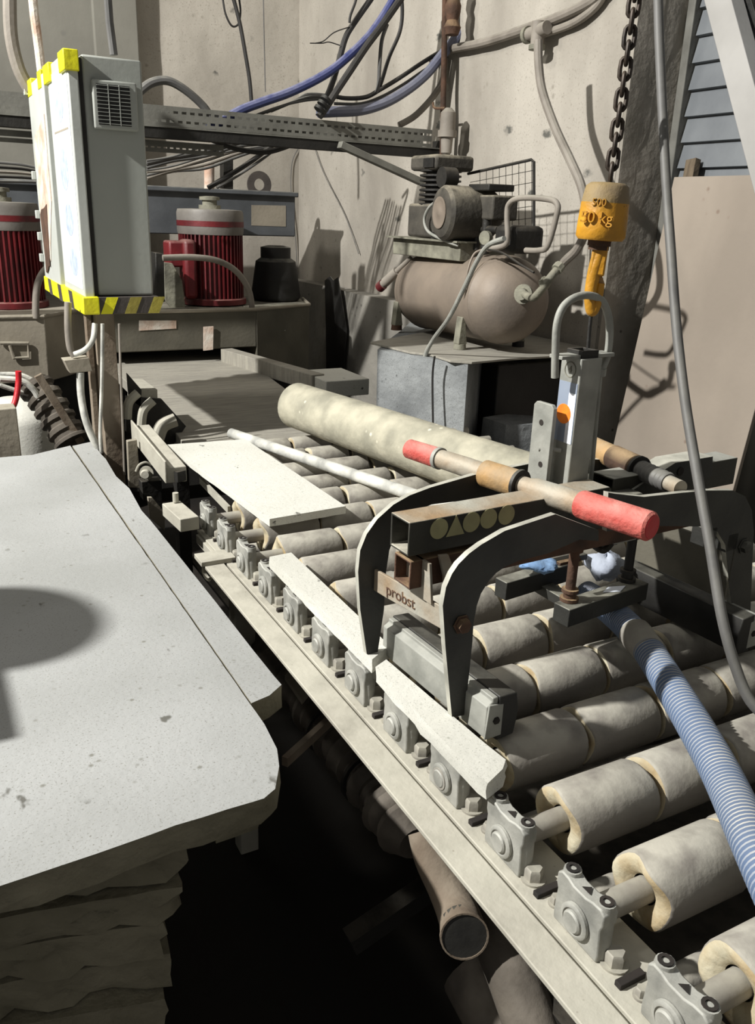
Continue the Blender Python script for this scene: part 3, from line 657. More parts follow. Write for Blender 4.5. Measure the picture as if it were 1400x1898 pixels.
t0_, t1_ = KC(1128, 338), KC(1112, 446); d = (t1_-t0_); L_ = d.length; d.normalize()
hb = build('housing', MB().lathe(t0_, d, [(0, .010), (.001, .026), (.006, .0325), (L_*.35, .0365), (L_*.75, .038), (L_*.93, .038), (L_*.99, .034), (L_, .016)], 32), [M['yellow'], M['yeldirt']], hk, sharp=45)
for p_ in hb.data.polygons:
    if (p_.center+OFF[hk]-t0_).dot(d) < L_*.36: p_.material_index = 1
vd = (CAM-(t0_+t1_)/2); vd = (vd-d*vd.dot(d)).normalized(); side = vd.cross(d).normalized()
tx = -side if side.dot(rt) < 0 else side
tdir = (vd*1.0-tx*.25).normalized(); tdx = (tx-tdir*tx.dot(tdir)).normalized()
o = text('embossed_lettering', '50 kg', .023, M['yellow'], hb, t0_+d*L_*.62+tdir*.0385, tdx, -d, .0030)
o = text('embossed_lettering', '500', .015, M['yellow'], hb, t0_+d*L_*.36+tdir*.0362, tdx, -d, .0020)
build('swivel', MB().lathe(t1_-d*.002, d, [(0, .018), (.010, .018), (.010, .016), (.016, .016)], 20), M['rust'], hk)
build('shank', MB().box(KC(1110, 482)-vd*0, (.024, .020, .048), (tx, vd, -d)), M['yellow'], hk, bev=.003)
hkp = [KC(1112, 470), KC(1103, 500), KC(1097, 530), KC(1094, 555), KC(1097, 577), KC(1104, 570), KC(1110, 548), KC(1114, 525)]
build('hook', MB().tube(hkp, .009, 14, 6, rfun=lambda t, i: .0115*(1-.45*t)), M['yellow'], hk)
build('safety_latch', MB().bar(KC(1106, 498), KC(1116, 530), .010, .004, vd), M['tanrust'], hk)
build('hook_tail', MB().tube([KC(1097, 577), KC(1094, 600), KC(1090, 650)], .0032, 8), M['dark'], hk)

# ================================================================== CONTROL CABINET ON ITS POST
cb = thing('control_cabinet', 'grey electrical control cabinet with vent and yellow tape on a post', 'cabinet', (.58, 3.2, 1.3))
X0, X1, Y0, Y1, Z0, Z1 = .515, .690, 2.85, 3.60, CAMZ-.275, CAMZ+.412
build('body', MB().bb((X0, Y0, Z0), (X1, Y1, Z1)), M['cabinet'], cb, bev=.006)
# side door, standing slightly open, and the second door behind it
dr = build('door', MB().bb((.470, 2.83, Z0-.02), (.500, 3.22, Z1+.002)), M['door'], cb, bev=.004)
build('door_gap', MB().bb((.500, 2.85, Z0-.01), (.5145, 3.21, Z1-.01)), M['dark'], cb)  # dark filler painted as the shaded gap behind the door
build('sign', MB().bb((.4685, 2.85, Z0+.02), (.4698, 3.19, Z1-.03)), M['sticker'], dr)
for i, (zz, hh, yy) in enumerate(((1.90, .07, 3.02), (1.72, .10, 3.02), (1.57, .08, 3.0), (1.44, .07, 2.98))):
    mb = MB(); n = 24
    mb.prism([V((.4684, yy+math.cos(2*math.pi*k/n)*.075, zz+math.sin(2*math.pi*k/n)*hh*.62)) for k in range(n)], (-.0006, 0, 0)); build('sign_print', mb, M['blueink'], dr)
build('sign_print', MB().bb((.4678, 2.88, 1.830), (.4685, 3.15, 1.836)), M['machine'], dr)
bk = build('rear_door', MB().bb((.462, 3.27, Z0-.02), (.500, 3.66, Z1-.01)), M['door'], cb, bev=.004)
def ragged(pts, x, d, m, name, par, seed):
    rnd = random.Random(seed); out = []
    n = len(pts)
    for i in range(n):
        a, b = V(pts[i]), V(pts[(i+1) % n])
        for k in range(4): q = a+(b-a)*k/4; out.append(V((x, q.x+rnd.uniform(-.01, .01), q.y+rnd.uniform(-.008, .008))))
    build(name, MB().prism(out, (d, 0, 0)), M[m], par)
ragged([(3.30, 1.90), (3.60, 1.84), (3.62, 1.55), (3.45, 1.42), (3.30, 1.62)], .4618, -.002, 'paper', 'torn_paper', bk, 3)
ragged([(3.42, 1.62), (3.60, 1.58), (3.58, 1.36), (3.46, 1.40)], .4596, -.002, 'rust', 'rust_patch', bk, 4)
for zz in (1.99, 1.70, 1.56, 1.48, 1.40): build('hinge', MB().bb((.448, 3.645, zz), (.4615, 3.672, zz+.03)), M['door'], bk, bev=.002)
for (y0, y1) in ((2.82, 2.92), (3.12, 3.24), (3.30, 3.38), (3.55, 3.67)):
    build('tape', MB().bb((.4600, y0, Z1-.05), (.503, y1, Z1+.006)), M['yell2'], cb, bev=.003)
build('bottom_tape', MB().bb((.459, 2.815, Z0-.055), (.510, 3.68, Z0+.0)), M['yell2'], cb, bev=.004)
for k in range(3): build('tape_stripe', MB().prism([V((.4585, 2.98+k*.24+a, Z0-.055+b)) for a, b in ((0, 0), (.07, 0), (.10, .055), (.03, .055))], (-.0008, 0, 0)), M['tapedark'], cb)
build('base_strip', MB().bb((.510, 2.83, Z0-.055), (X1+.012, 3.60, Z0-.002)), M['tapedark'], cb, bev=.002)
for k, m in ((0, 'yell2'), (1, 'ybdull'), (2, 'ybdull')):
    x = .514+k*.075
    build('hazard_stripe', MB().prism([V((x+a, 2.8295, Z0-.055+b)) for a, b in ((0, 0), (.036, 0), (.058, .052), (.022, .052))], (0, -.0008, 0)), M[m], cb)
# vent
vx0, vx1, vz0, vz1 = .548, .655, 1.845, 1.955
vt = build('vent_hood', MB().bb((vx0-.012, Y0-.022, vz0-.012), (vx1+.012, Y0-.0005, vz1+.012)), M['cabinet'], cb, bev=.005)
build('vent_opening', MB().bb((vx0, Y0-.0235, vz0), (vx1-.01, Y0-.0222, vz1)), M['black'], vt)
sl = build('vent_slat', MB().bb((vx0, Y0-.027, vz0+.003), (vx1-.01, Y0-.0236, vz0+.0044)), M['cabinet'], vt)
for k in range(1, 11): inst(sl, vt, (0, 0, k*.0103))
for k in (1, 2): build('vent_rib', MB().bb((vx0+k*.032, Y0-.0275, vz0), (vx0+k*.032+.002, Y0-.0236, vz1)), M['cabinet'], vt)
po = thing('cabinet_post', 'worn beige steel post carrying the grey control cabinet', 'post', (.50, 2.86, 0))
PX, PY = .535, 2.90
build('upright', MB().sqtube((PX, PY, 0), (PX, PY, Z0-.058), .058, .050, .004, (0, 1, 0)), M['post'], po, bev=.003)
build('upright_channel', MB().bb((PX-.052, PY+.03, 0), (PX-.034, PY+.07, Z0-.058)).bb((PX-.034, PY+.062, 0), (PX-.01, PY+.07, Z0-.058)), M['post'], po, bev=.002)
build('shelf_bracket', MB().prism([K(x, y, Y=2.86) for x, y in ((118, 668), (165, 663), (172, 688), (130, 692))], (0, .06, 0)), M['machine'], po, bev=.002)
build('cable_conduit', MB().tube([K(126, 560, Y=2.87), K(126, 610, Y=2.87), K(130, 645, Y=2.87), K(138, 660, Y=2.87)], .011, 12), M['pipe'], po)
build('cable_loop', MB().tube([K(176, 600, Y=2.86), K(172, 630, Y=2.84), K(158, 648, Y=2.83), K(138, 657, Y=2.84)], .009, 12), M['thin'], po)
build('cable_conduit', MB().tube([K(149, 690, Y=2.87), K(150, 730, Y=2.87), K(158, 775, Y=2.85), K(172, 812, Y=2.84), K(184, 832, Y=2.84)], .012, 12), M['thin'], po)
build('cable_conduit', MB().tube([K(190, 600, Y=2.80), K(189, 700, Y=2.80), K(186, 800, Y=2.80), K(188, 840, Y=2.80)], .006, 10), M['thin'], po)
build('thin_cable', MB().tube([K(221, 600, Y=2.78), K(224, 700, Y=2.78), K(228, 800, Y=2.78), K(231, 880, Y=2.78)], .004, 8), M['pipe'], po)
build('foot_plate', MB().bb((PX-.09, PY-.09, 0), (PX+.09, PY+.11, .012)), M['post'], po)

# ================================================================== GUIDE ASSEMBLY at the left of the infeed
ga = thing('guide_unit', 'dusty white guide unit with clamp knob beside the cabinet post', 'guide', (.68, 2.7, .5))
def gp(n, poly, Yp_, t, m, bev=.002): return build(n, MB().prism([K(x, y, Y=Yp_) for x, y in poly], (0, t, 0)), M[m], ga, bev=bev)
gp('end_block', [(262, 722), (292, 722), (293, 756), (262, 756)], 2.98, .22, 'rail')
gp('end_block_plate', [(236, 692), (262, 722), (262, 756), (240, 740)], 2.97, .02, 'dark')
for i, ((a, b), (c, e)) in enumerate((((236, 776), (256, 728)), ((262, 792), (284, 742)), ((292, 812), (325, 778)))):
    p, q = K(a, b, Y=2.92-.05*i), K(c, e, Y=2.92-.05*i); m_ = (p+q)/2+V((-.012, 0, .012))
    build('rubber_fold', MB().tube([p, m_, q], .016 if i < 2 else .024, 10), M['rail'], ga)
build('fold_backing', MB().prism([K(x, y, Y=2.97) for x, y in ((234, 735), (300, 740), (345, 790), (318, 830), (234, 800))], (0, .02, 0)), M['dark'], ga)
p, q = K(262, 800, z=.91), K(328, 880, z=.91)
ga_ch = build('channel', MB().bar(p, q, .055, .045).bar(p+V((-.03, 0, .01)), q+V((-.03, 0, .01)), .006, .065), M['rail'], ga, bev=.002)
build('channel_core', MB().bar(q+V((.0, .02, -.004)), q+V((.012, -.008, -.004)), .03, .03), M['dark'], ga)
gp('mounting_plate', [(236, 818), (254, 815), (262, 905), (240, 904)], 2.62, .02, 'machine')
kn = K(272, 876, Y=2.60); build('clamp_knob', MB().lathe(kn, (-.4, -1, .1), [(0, .022), (.006, .022), (.006, .012), (.020, .012), (.028, .016), (.036, .012)], 18), M['rail'], ga)
build('knob_arc', MB().tube([K(252, 874, Y=2.61), K(258, 862, Y=2.61), K(270, 857, Y=2.61), K(280, 862, Y=2.61)], .004, 8), M['rail'], ga)
gp('lower_frame', [(262, 893), (300, 890), (302, 945), (266, 928)], 2.58, .05, 'dark')
gp('side_plate', [(274, 922), (282, 922), (306, 950), (306, 985), (278, 960)], 2.50, .012, 'machine')
p, q = K(318, 942, z=.865), K(352, 972, z=.865)
build('lower_channel', MB().bar(p, q, .05, .035), M['rail'], ga, bev=.002)
build('lower_channel_pin', MB().lathe(K(326, 930, z=.885), (0, 0, 1), [(0, .008), (.025, .008)], 12), M['rail'], ga)
p, q = K(372, 890, z=.86), K(425, 945, z=.86); build('inner_rail', MB().bar(p, q, .008, .02), M['rail'], ga)
build('support_leg', MB().bb((.66, 2.55, 0), (.70, 2.60, .86)), M['dark'], ga)

# ================================================================== GRINDING MACHINE
gm = thing('grinding_machine', 'beige and dark grey stone grinding machine behind the cabinet', 'machine', (.9, 4.8, 0))
def foot(poly, z0, z1, m, n, par=gm, bev=.006): return build(n, MB().prism([V((x, y, z0)) for x, y in poly], (0, 0, z1-z0)), M[m], par, bev=bev)
foot([(-.7, 4.3), (.52, 4.3), (.70, 4.50), (.84, 4.50), (.84, 5.3), (-.7, 5.3)], .805, 1.112, 'machine', 'left_basin')
foot([(.84, 4.42), (1.62, 4.42), (1.62, 5.3), (.84, 5.3)], .91, 1.108, 'machdark', 'front_beam')
foot([(1.62, 4.42), (2.02, 4.62), (2.12, 4.95), (2.12, 5.3), (1.62, 5.3)], .74, 1.108, 'machdark', 'right_basin')
build('basin_rim', MB().tube([V((-.7, 4.30, 1.114)), V((.52, 4.30, 1.114)), V((.70, 4.50, 1.114)), V((.84, 4.42, 1.112)), V((1.62, 4.42, 1.112)), V((2.02, 4.62, 1.112)), V((2.12, 4.95, 1.112))], .010, 8, 0), M['machine'], gm)
h = K(20, 636, Y=4.3)
build('basin_handle', MB().tube([K(0, 636, Y=4.285), K(52, 636, Y=4.285), K(53, 662, Y=4.285), K(25, 664, Y=4.285), K(18, 640, Y=4.285)], .008, 8, 0), M['machine'], gm)
build('basin_handle', MB().tube([K(502, 622, Y=4.50), K(528, 612, Y=4.53)], .006, 8, 0), M['thin'], gm)
build('type_plate', MB().prism([K(x, y, Y=4.415) for x, y in ((258, 594), (327, 594), (327, 609), (258, 613))], (0, .004, 0)), M['paper'], gm)
tp = build('side_type_plate', MB().prism([K(x, y, Y=4.40) for x, y in ((378, 606), (396, 605), (395, 648), (378, 650))], (0, .01, 0)), M['paper'], gm)
build('shade_panel', MB().bb((.78, 4.60, .1), (1.64, 4.62, .80)), M['dark'], gm)  # dark panel added to keep the space below the bed black
build('tunnel_backdrop', MB().bb((.80, 4.95, .84), (1.62, 4.97, .92)), M['black'], gm)  # black backdrop standing in for the darkness inside the tunnel
build('chassis', MB().bb((-.6, 4.5, 0), (.78, 5.3, .80)), M['dark'], gm); build('chassis', MB().bb((1.65, 4.75, 0), (2.05, 5.3, .74)), M['dark'], gm)
hs = build('housing', MB().bb((-.7, 5.0, 1.475), (2.09, 5.38, 1.715)).bb((-.7, 4.97, 1.70), (2.10, 5.40, 1.728)), M['greybox'], gm, bev=.006)
build('housing_label', MB().prism([K(x, y, Y=4.999) for x, y in ((466, 380), (530, 381), (530, 420), (466, 418))], (0, -.001, 0)), M['machine'], gm)
build('housing_post', MB().bb((1.5, 5.05, 1.1), (1.75, 5.3, 1.47)).bb((.3, 5.05, 1.1), (.6, 5.3, 1.47)), M['dark'], gm)
def motor(cx, cy, label, flip=1):
    t = thing('grinding_motor', label, 'motor', (cx, cy, 1.113))
    z0 = 1.115
    n = 44; prof = []
    for k in range(n):
        a0 = 2*math.pi*k/n
        for da, r in ((0, .158), (.30, .158), (.34, .176), (.66, .176), (.70, .158)): prof.append((a0+da*2*math.pi/n, r))
    build('finned_body', MB().prism([V((cx+math.cos(a)*r, cy+math.sin(a)*r, z0+.03)) for a, r in prof], (0, 0, .34)), M['redmotor'], t)
    build('base_flange', MB().lathe((cx, cy, z0), (0, 0, 1), [(0, .19), (.028, .19), (.034, .175)], 32), M['redmotor'], t)
    c = build('fan_cover', MB().lathe((cx, cy, z0+.370), (0, 0, 1), [(0, .178), (.02, .182), (.11, .182), (.128, .176), (.132, .10)], 36), M['capgrey'], t)
    build('red_band', MB().lathe((cx, cy, z0+.412), (0, 0, 1), [(0, .1835), (.028, .1835)], 36, False), M['redmotor'], c)
    build('top_plug', MB().lathe((cx, cy, z0+.502), (0, 0, 1), [(0, .06), (.02, .06), (.02, .04), (.045, .04), (.045, .055), (.062, .055), (.066, .02)], 18), M['compgrey'], c)
    build('terminal_box', MB().bb((cx-.27, cy-.13, z0+.20), (cx-.12, cy-.0, z0+.335)), M['redmotor'], t, bev=.012)
    build('side_panel', MB().bb((cx-.20, cy-.17, z0+.035), (cx-.13, cy-.05, z0+.345)), M['redmotor'], t, bev=.02)
motor(1.49, 4.78, 'dark red finned motor right of the control cabinet')
motor(.42, 4.78, 'dark red finned motor left of the control cabinet')
tag(build('pulley_guard', MB().lathe((1.93, 4.92, 1.115), (0, 0, 1), [(0, .14), (.02, .15), (.22, .12), (.24, .09), (.30, .09), (.31, .05)], 24), M['black']), 'black round pulley guard right of the red motor', 'guard')
mb = MB().prism([K(x, y, Y=4.62) for x, y in ((304, 486), (320, 488), (338, 520), (345, 575), (322, 576), (306, 556))], (0, .03, 0))
tag(build('guard_plate', mb, M['compgrey'], bev=.003), 'angular grey guard plate between the cabinet and the red motor', 'plate')
tag(build('curved_conduit', MB().tube([K(302, 478, Y=4.42), K(360, 477, Y=4.42), K(405, 484, Y=4.42), K(440, 505, Y=4.43), K(462, 540, Y=4.44), K(468, 577, Y=4.45)], .016, 12), M['pipe']), 'grey conduit arching in front of the right red motor', 'conduit')
tag(build('curved_conduit', MB().tube([K(98, 490, Y=4.30), K(80, 505, Y=4.30), K(68, 535, Y=4.30), K(66, 590, Y=4.30)], .016, 12), M['pipe']), 'grey conduit arching in front of the left red motor', 'conduit')
tag(build('junction_box', MB().prism([K(x, y, Y=4.45) for x, y in ((288, 468), (304, 470), (306, 560), (290, 560))], (0, .1, 0)), M['dark'], bev=.004), 'dark narrow junction box right of the control cabinet', 'box')
# long guide beam on the right of the bed
gb = thing('guide_beam', 'long dusty guide beam running along the right of the bed', 'beam', (1.6, 3.9, .6))
build('beam', MB().bar((1.44, 4.40, .875), (1.60, 3.55, .875), .07, .075), M['bed'], gb, bev=.003)
build('end_block', MB().bb((1.58, 3.42, .83), (1.80, 3.72, .905)), M['slabw'], gb, bev=.004)
build('leg', MB().bb((1.62, 3.5, 0), (1.70, 3.6, .83)), M['dark'], gb)

# ================================================================== LEFT OF THE POST: drum, ducts, red hose
tag(build('pale_drum', MB().lathe(K(35, 760, Y=3.75)-V((.02, 0, .32)), (0, 0, 1), [(0, .15), (.02, .17), (.28, .17), (.32, .15), (.37, .06)], 24), M['slabw']), 'pale rounded drum behind the slab at far left', 'drum')
pts = [K(62, 712, Y=3.55), K(88, 745, Y=3.5), K(112, 785, Y=3.45), K(135, 822, Y=3.4)]
tag(build('ribbed_duct', MB().tube(pts, .06, 16, 12, rfun=lambda t, i: .072 if (i//3) % 2 else .060), M['duct']), 'dark ribbed duct sloping down behind the far slab edge', 'duct')
p, q = K(70, 695, Y=3.38), K(150, 820, Y=3.38); tag(build('sloping_angle_bar', MB().bar(p, q, .02, .03), M['post'], bev=.002), 'thin sloping angle bar in front of the ribbed duct', 'bar')
tag(build('red_hose', MB().tube([K(34, 688, Y=3.4), K(34, 710, Y=3.4), K(28, 745, Y=3.38), K(14, 770, Y=3.36), K(4, 782, Y=3.34)], .011, 12), M['redbright']), 'bright red hose at the left edge', 'hose')
tag(build('post_stub', MB().bb((.165, 2.95, 0), (.245, 3.03, .98)), M['machine'], bev=.004), 'short beige post at the left edge behind the slab', 'post')
for i, (pts, r_) in enumerate((([(0, 702), (40, 706), (62, 722), (72, 740)], .012), ([(0, 714), (30, 724), (55, 732)], .009), ([(0, 694), (40, 696), (70, 712), (84, 732)], .010))):
    tag(build('pale_hose', MB().tube([K(x, y, Y=3.46+.04*i) for x, y in pts], r_, 10), M['thin']), ['thick pale hose curving over the drum at far left', 'short pale hose lying lowest over the drum', 'uppermost pale hose behind the red hose'][i], 'hose')

# ================================================================== CABLE TRAY
ct_ = thing('cable_tray', 'perforated grey steel channel spanning to the right wall', 'cable tray', (1.2, 3.9, 1.9))
def perf(xa, xb, y, z, face, n0):
    """strip of perforated steel: a lattice with real slots; face 'f' upright, 't' lying flat"""
    mb = MB(); step = .036; h = .078; n = int((xb-xa)/step)
    def P(x, t): return V((x, y, z+t)) if face == 'f' else V((x, y+t, z))
    rows = (0, .014, .024, .050, .060, h)
    th = V((0, .002, 0)) if face == 'f' else V((0, 0, .002))
    for (a, b) in ((0, .014), (.024, .050), (.060, h)):
        mb.prism([P(xa, a), P(xb, a), P(xb, b), P(xa, b)], th)
    for k in range(n):
        for (a, b, s) in ((.014, .024, 0), (.050, .060, .018)):
            x0 = xa+k*step+s
            mb.prism([P(x0, a), P(x0+.015, a), P(x0+.015, b), P(x0, b)], th)
    o = build('perforated_face', mb, M['tray'], ct_); o['kind'] = 'stuff'; return o
xa, xb = -.8, 2.36
perf(xa, xb, 3.90, 1.945, 'f', 0)
build('tray_floor', MB().bb((xa, 3.90, 1.938), (xb+.06, 3.99, 1.944)).bb((xa, 3.988, 1.944), (xb, 3.990, 2.02)), M['tray'], ct_)
build('support_channel', MB().bb((xa, 3.905, 1.895), (2.46, 3.945, 1.937)), M['dark'], ct_, bev=.002)
ct2 = thing('lower_cable_tray', 'second perforated channel hanging under the main cable tray', 'cable tray', (1.0, 3.95, 1.85))
o = build('perforated_face', MB().bb((-.8, 4.0, 1.845), (1.32, 4.003, 1.862)).bb((-.8, 4.0, 1.868), (1.32, 4.003, 1.892)), M['tray'], ct2)
for k in range(14): build('hole_bridge', MB().bb((.95+k*.028, 4.0, 1.862), (.962+k*.028, 4.003, 1.868)), M['tray'], ct2)
p, q = K(630, 268, Y=3.86), K(782, 338, Y=3.86)
tag(build('tray_brace', MB().bar(p, q, .045, .03), M['tray'], bev=.002), 'sloping steel brace under the right end of the cable tray', 'brace')
for x, y in ((695, 262), (757, 264)): pass

# ================================================================== COMPRESSOR
cm = thing('air_compressor', 'dusty brown air compressor with horizontal tank on a wall shelf', 'compressor', (2.05, 3.1, 1.12))
TA, TB = V((2.035, 2.60, CAMZ-.295)), V((2.09, 3.55, CAMZ-.325)); d = (TB-TA); L_ = d.length; dT = d.normalized()
r = .168
tk = build('tank', MB().lathe(TA, dT, [(0, .004), (.006, .05), (.025, .095), (.06, .135), (.11, .160), (.16, r), (.162, r+.003), (.172, r+.003), (.174, r), (L_-.19, r), (L_-.188, r+.003), (L_-.178, r+.003), (L_-.176, r), (L_-.11, .155), (L_-.04, .10), (L_, .004)], 40), M['tank'], cm, sharp=50)
def cx(px, py, X=2.0): return K(px, py, X=X)
pf = cx(825, 460)
yz = V((0, 1, 0))
Z = CAMZ
build('platform', MB().bb((1.93, 2.93, Z-.165), (2.20, 3.48, Z-.095)), M['compgrey'], cm, bev=.003)
build('platform_edge', MB().bb((1.90, 2.91, Z-.095), (2.21, 3.50, Z-.088)), M['compgrey'], cm)
# pump: crankcase, ribbed cylinder and head
pc_ = V((2.0, 3.28, 0))
build('crankcase', MB().bb((1.93, 3.12, Z-.085), (2.12, 3.36, Z+.05)), M['grime'], cm, bev=.012)
mb = MB()
prof = []
for k in range(8): prof += [(k*.019, .062), (k*.019+.004, .088), (k*.019+.011, .088), (k*.019+.014, .062)]
build('ribbed_cylinder', mb.lathe((2.02, 3.25, Z+.040), (0, 0, 1), prof, 24), M['dark'], cm, sharp=30)
hd = build('cylinder_head', MB().bb((1.93, 3.15, Z+.180), (2.12, 3.36, Z+.240)), M['grime'], cm, bev=.014)
build('head_port', MB().bb((1.925, 3.16, Z+.190), (1.9295, 3.24, Z+.225)), M['dark'], hd)
build('air_filter', MB().lathe((1.93, 3.10, Z+.15), (1, 0, 0), [(0, .04), (.06, .04)], 20), M['dark'], cm)
# electric motor lying across, end cap towards the conveyor
mo = V((1.86, 2.985, Z+.015))
build('motor', MB().lathe(mo, (1, -.12, 0), [(0, .070), (.006, .092), (.02, .103), (.20, .103), (.23, .085), (.26, .05)], 32), M['grime'], cm)
build('motor_end_ring', MB().lathe(mo-V((.002, 0, 0)), (-1, .12, 0), [(0, .060), (.003, .060), (.003, .052), (.001, .048), (.001, .02), (.004, .015)], 24), M['tank'], cm)
build('motor_foot', MB().bb((1.92, 2.99, Z-.087), (2.10, 3.14, Z-.06)), M['dark'], cm)
build('pressure_switch', MB().bb((1.98, 2.80, Z-.005), (2.10, 2.90, Z+.085)), M['grime'], cm, bev=.008)
build('switch_lid', MB().bb((1.97, 2.82, Z+.10), (2.09, 2.96, Z+.125)), M['dark'], cm, bev=.004)
build('manifold', MB().cyl((2.0, 2.86, Z-.13), (2.0, 2.86, Z-.0), .018).cyl((2.0, 2.95, Z-.04), (2.0, 2.78, Z-.04), .014).cyl((2.0, 2.92, Z-.12), (2.0, 2.92, Z+.05), .012), M['dark'], cm)
for yv, zv, r_, m_ in ((2.905, .03, .022, 'paper'), (2.80, -.03, .026, 'compgrey')):
    g = build('pressure_gauge', MB().lathe((1.965, yv, Z+zv-.04), (-1, -.3, 0), [(0, r_), (.018, r_), (.019, r_*.88)], 20), M[m_], cm)
build('regulator', MB().bb((1.95, 2.62, Z-.12), (2.10, 2.74, Z-.02)), M['dark'], cm, bev=.02)
# belt guard: wire mesh frame behind
gd = build('belt_guard_frame', MB().tube([cx(868, 322, 2.16), cx(985, 296, 2.16), cx(990, 300, 2.16), cx(990, 460, 2.16)], .006, 8, 0), M['dark'], cm)
for k in range(9): build('guard_wire', MB().tube([cx(890+k*12, 318-k*2.6, 2.162), cx(890+k*12, 455, 2.162)], .0013, 5, 0), M['dark'], gd)
for k in range(6): build('guard_wire', MB().tube([cx(872, 338+k*20, 2.163), cx(988, 316+k*22, 2.163)], .0013, 5, 0), M['dark'], gd)
build('handle', MB().tube([cx(905, 462, 1.93), cx(935, 455, 1.93), cx(941, 440, 1.93), cx(940, 400, 1.93), cx(944, 378, 1.93), cx(965, 367, 1.93), cx(1015, 369, 1.93), cx(1033, 378, 1.93), cx(1032, 400, 1.93), cx(1016, 455, 1.93), cx(1000, 464, 1.93), cx(975, 464, 1.93)], .010, 12, 5), M['pipe'], cm)
build('copper_loop', MB().tube([cx(830, 365, 1.90), cx(800, 380, 1.90), cx(787, 405, 1.90), cx(795, 430, 1.90), cx(830, 448, 1.90), cx(850, 455, 1.92)], .006, 10), M['galv'], cm)
sv = K(762, 478, X=1.97); sv2 = K(706, 531, X=1.92)
dd_ = (sv2-sv); l_ = dd_.length; dd_.normalize()
build('drain_pipe', MB().lathe(sv, dd_, [(0, .010), (.45*l_, .012), (.45*l_, .020), (.85*l_, .022), (.85*l_, .018), (l_, .020)], 16), M['pipe'], cm)
build('drain_cap', MB().lathe(sv2-dd_*.02, dd_, [(0, .024), (.03, .024), (.034, .02)], 16), M['redmotor'], cm)
el = [K(978, 548, X=1.98), K(990, 560, X=1.93), K(1004, 540, X=1.92), K(1020, 515, X=1.93), K(1040, 492, X=1.98)]
build('elbow_flange', MB().lathe(K(972, 545, X=2.0), (-1, -.55, .05), [(0, .036), (.012, .036), (.012, .022), (.03, .022)], 20), M['compgrey'], cm)
build('elbow_pipe', MB().tube([K(972, 545, X=1.99), K(988, 552, X=1.94), K(1003, 538, X=1.93), K(1020, 515, X=1.93), K(1040, 492, X=1.98)], .014, 12), M['compgrey'], cm)
build('union_nut', MB().lathe(K(1008, 528, X=1.93), (K(1020, 515, X=1.93)-K(1003, 538, X=1.93)), [(0, .021), (.022, .021)], 8), M['compgrey'], cm)
build('union_nut', MB().lathe(K(1032, 500, X=1.955), (K(1040, 492, X=1.98)-K(1020, 515, X=1.93)), [(0, .020), (.022, .020)], 8), M['compgrey'], cm)
hb_ = build('hose_band', MB().tube([cx(900, 462, 1.93), cx(880, 470, 1.90), cx(868, 500, 1.878), cx(862, 540, 1.875), cx(861, 580, 1.90)], .0045, 8), M['tank'], cm)
build('tank_cable', MB().tube([cx(900, 462, 1.93), cx(930, 468, 1.90), cx(965, 490, 1.885), cx(990, 505, 1.88)], .004, 8), M['dark'], cm)
for y, px in ((3.42, 0), (2.84, 1)):
    c = TA+dT*((y-TA.y)/dT.y)
    build('tank_foot', MB().prism([V((c.x-.16, y-.02, Z-.37)), V((c.x-.145, y-.02, Z-.37)), V((c.x-.13, y-.02, Z-.475)), V((c.x-.17, y-.02, Z-.475))], (0, .04, 0)), M['compgrey'], cm, bev=.002)
    build('tank_foot', MB().prism([V((c.x+.10, y-.02, Z-.42)), V((c.x+.13, y-.02, Z-.42)), V((c.x+.16, y-.02, Z-.475)), V((c.x+.12, y-.02, Z-.475))], (0, .04, 0)), M['compgrey'], cm, bev=.002)
    build('rubber_foot', MB().lathe((c.x-.15, y, Z-.497), (0, 0, 1), [(0, .026), (.022, .024)], 16), M['rust' if not px else 'compgrey'], cm)
    build('rubber_foot', MB().lathe((c.x+.14, y, Z-.497), (0, 0, 1), [(0, .026), (.022, .024)], 16), M['dark'], cm)
# shelf and what carries it
zs_ = Z-.498
o = [K(686, 634, z=zs_), K(760, 652, z=zs_), K(800, 657, z=zs_), K(835, 668, z=zs_), K(875, 671, z=zs_), K(950, 664, z=zs_), K(1032, 659, z=zs_), V((2.47, 2.74, zs_)), V((2.49, 3.60, zs_))]
tag(build('wall_shelf', MB().prism(o, (0, 0, -.008)), M['bed'], bev=.001), 'thin steel shelf plate under the air compressor', 'shelf')
zb_ = zs_-.010
fp = [K(700, 648, z=zb_), K(815, 668, z=zb_), K(868, 676, z=zb_), V((2.10, 2.95, zb_)), V((2.45, 2.95, zb_)), V((2.45, 3.7, zb_)), V((2.2, 3.75, zb_))]
tag(build('concrete_block', rough_prism([(p.x, p.y) for p in fp], 0, zb_, .012, .10, 9, 0, .3), [M['rubble'], M['rubble']], sharp=50), 'rough grey concrete block under the left part of the shelf', 'block')
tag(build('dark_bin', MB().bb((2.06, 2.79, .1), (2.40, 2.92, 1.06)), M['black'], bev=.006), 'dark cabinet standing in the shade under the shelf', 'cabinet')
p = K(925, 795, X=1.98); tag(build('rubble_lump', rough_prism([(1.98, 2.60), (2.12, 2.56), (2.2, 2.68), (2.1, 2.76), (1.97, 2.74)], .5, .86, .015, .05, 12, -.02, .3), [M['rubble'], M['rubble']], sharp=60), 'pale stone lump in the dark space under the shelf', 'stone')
tag(build('stone_plinth', MB().bb((1.9, 2.5, 0), (2.25, 2.74, .498)), M['dark']), 'dark plinth in the shade carrying the pale lump', 'plinth')
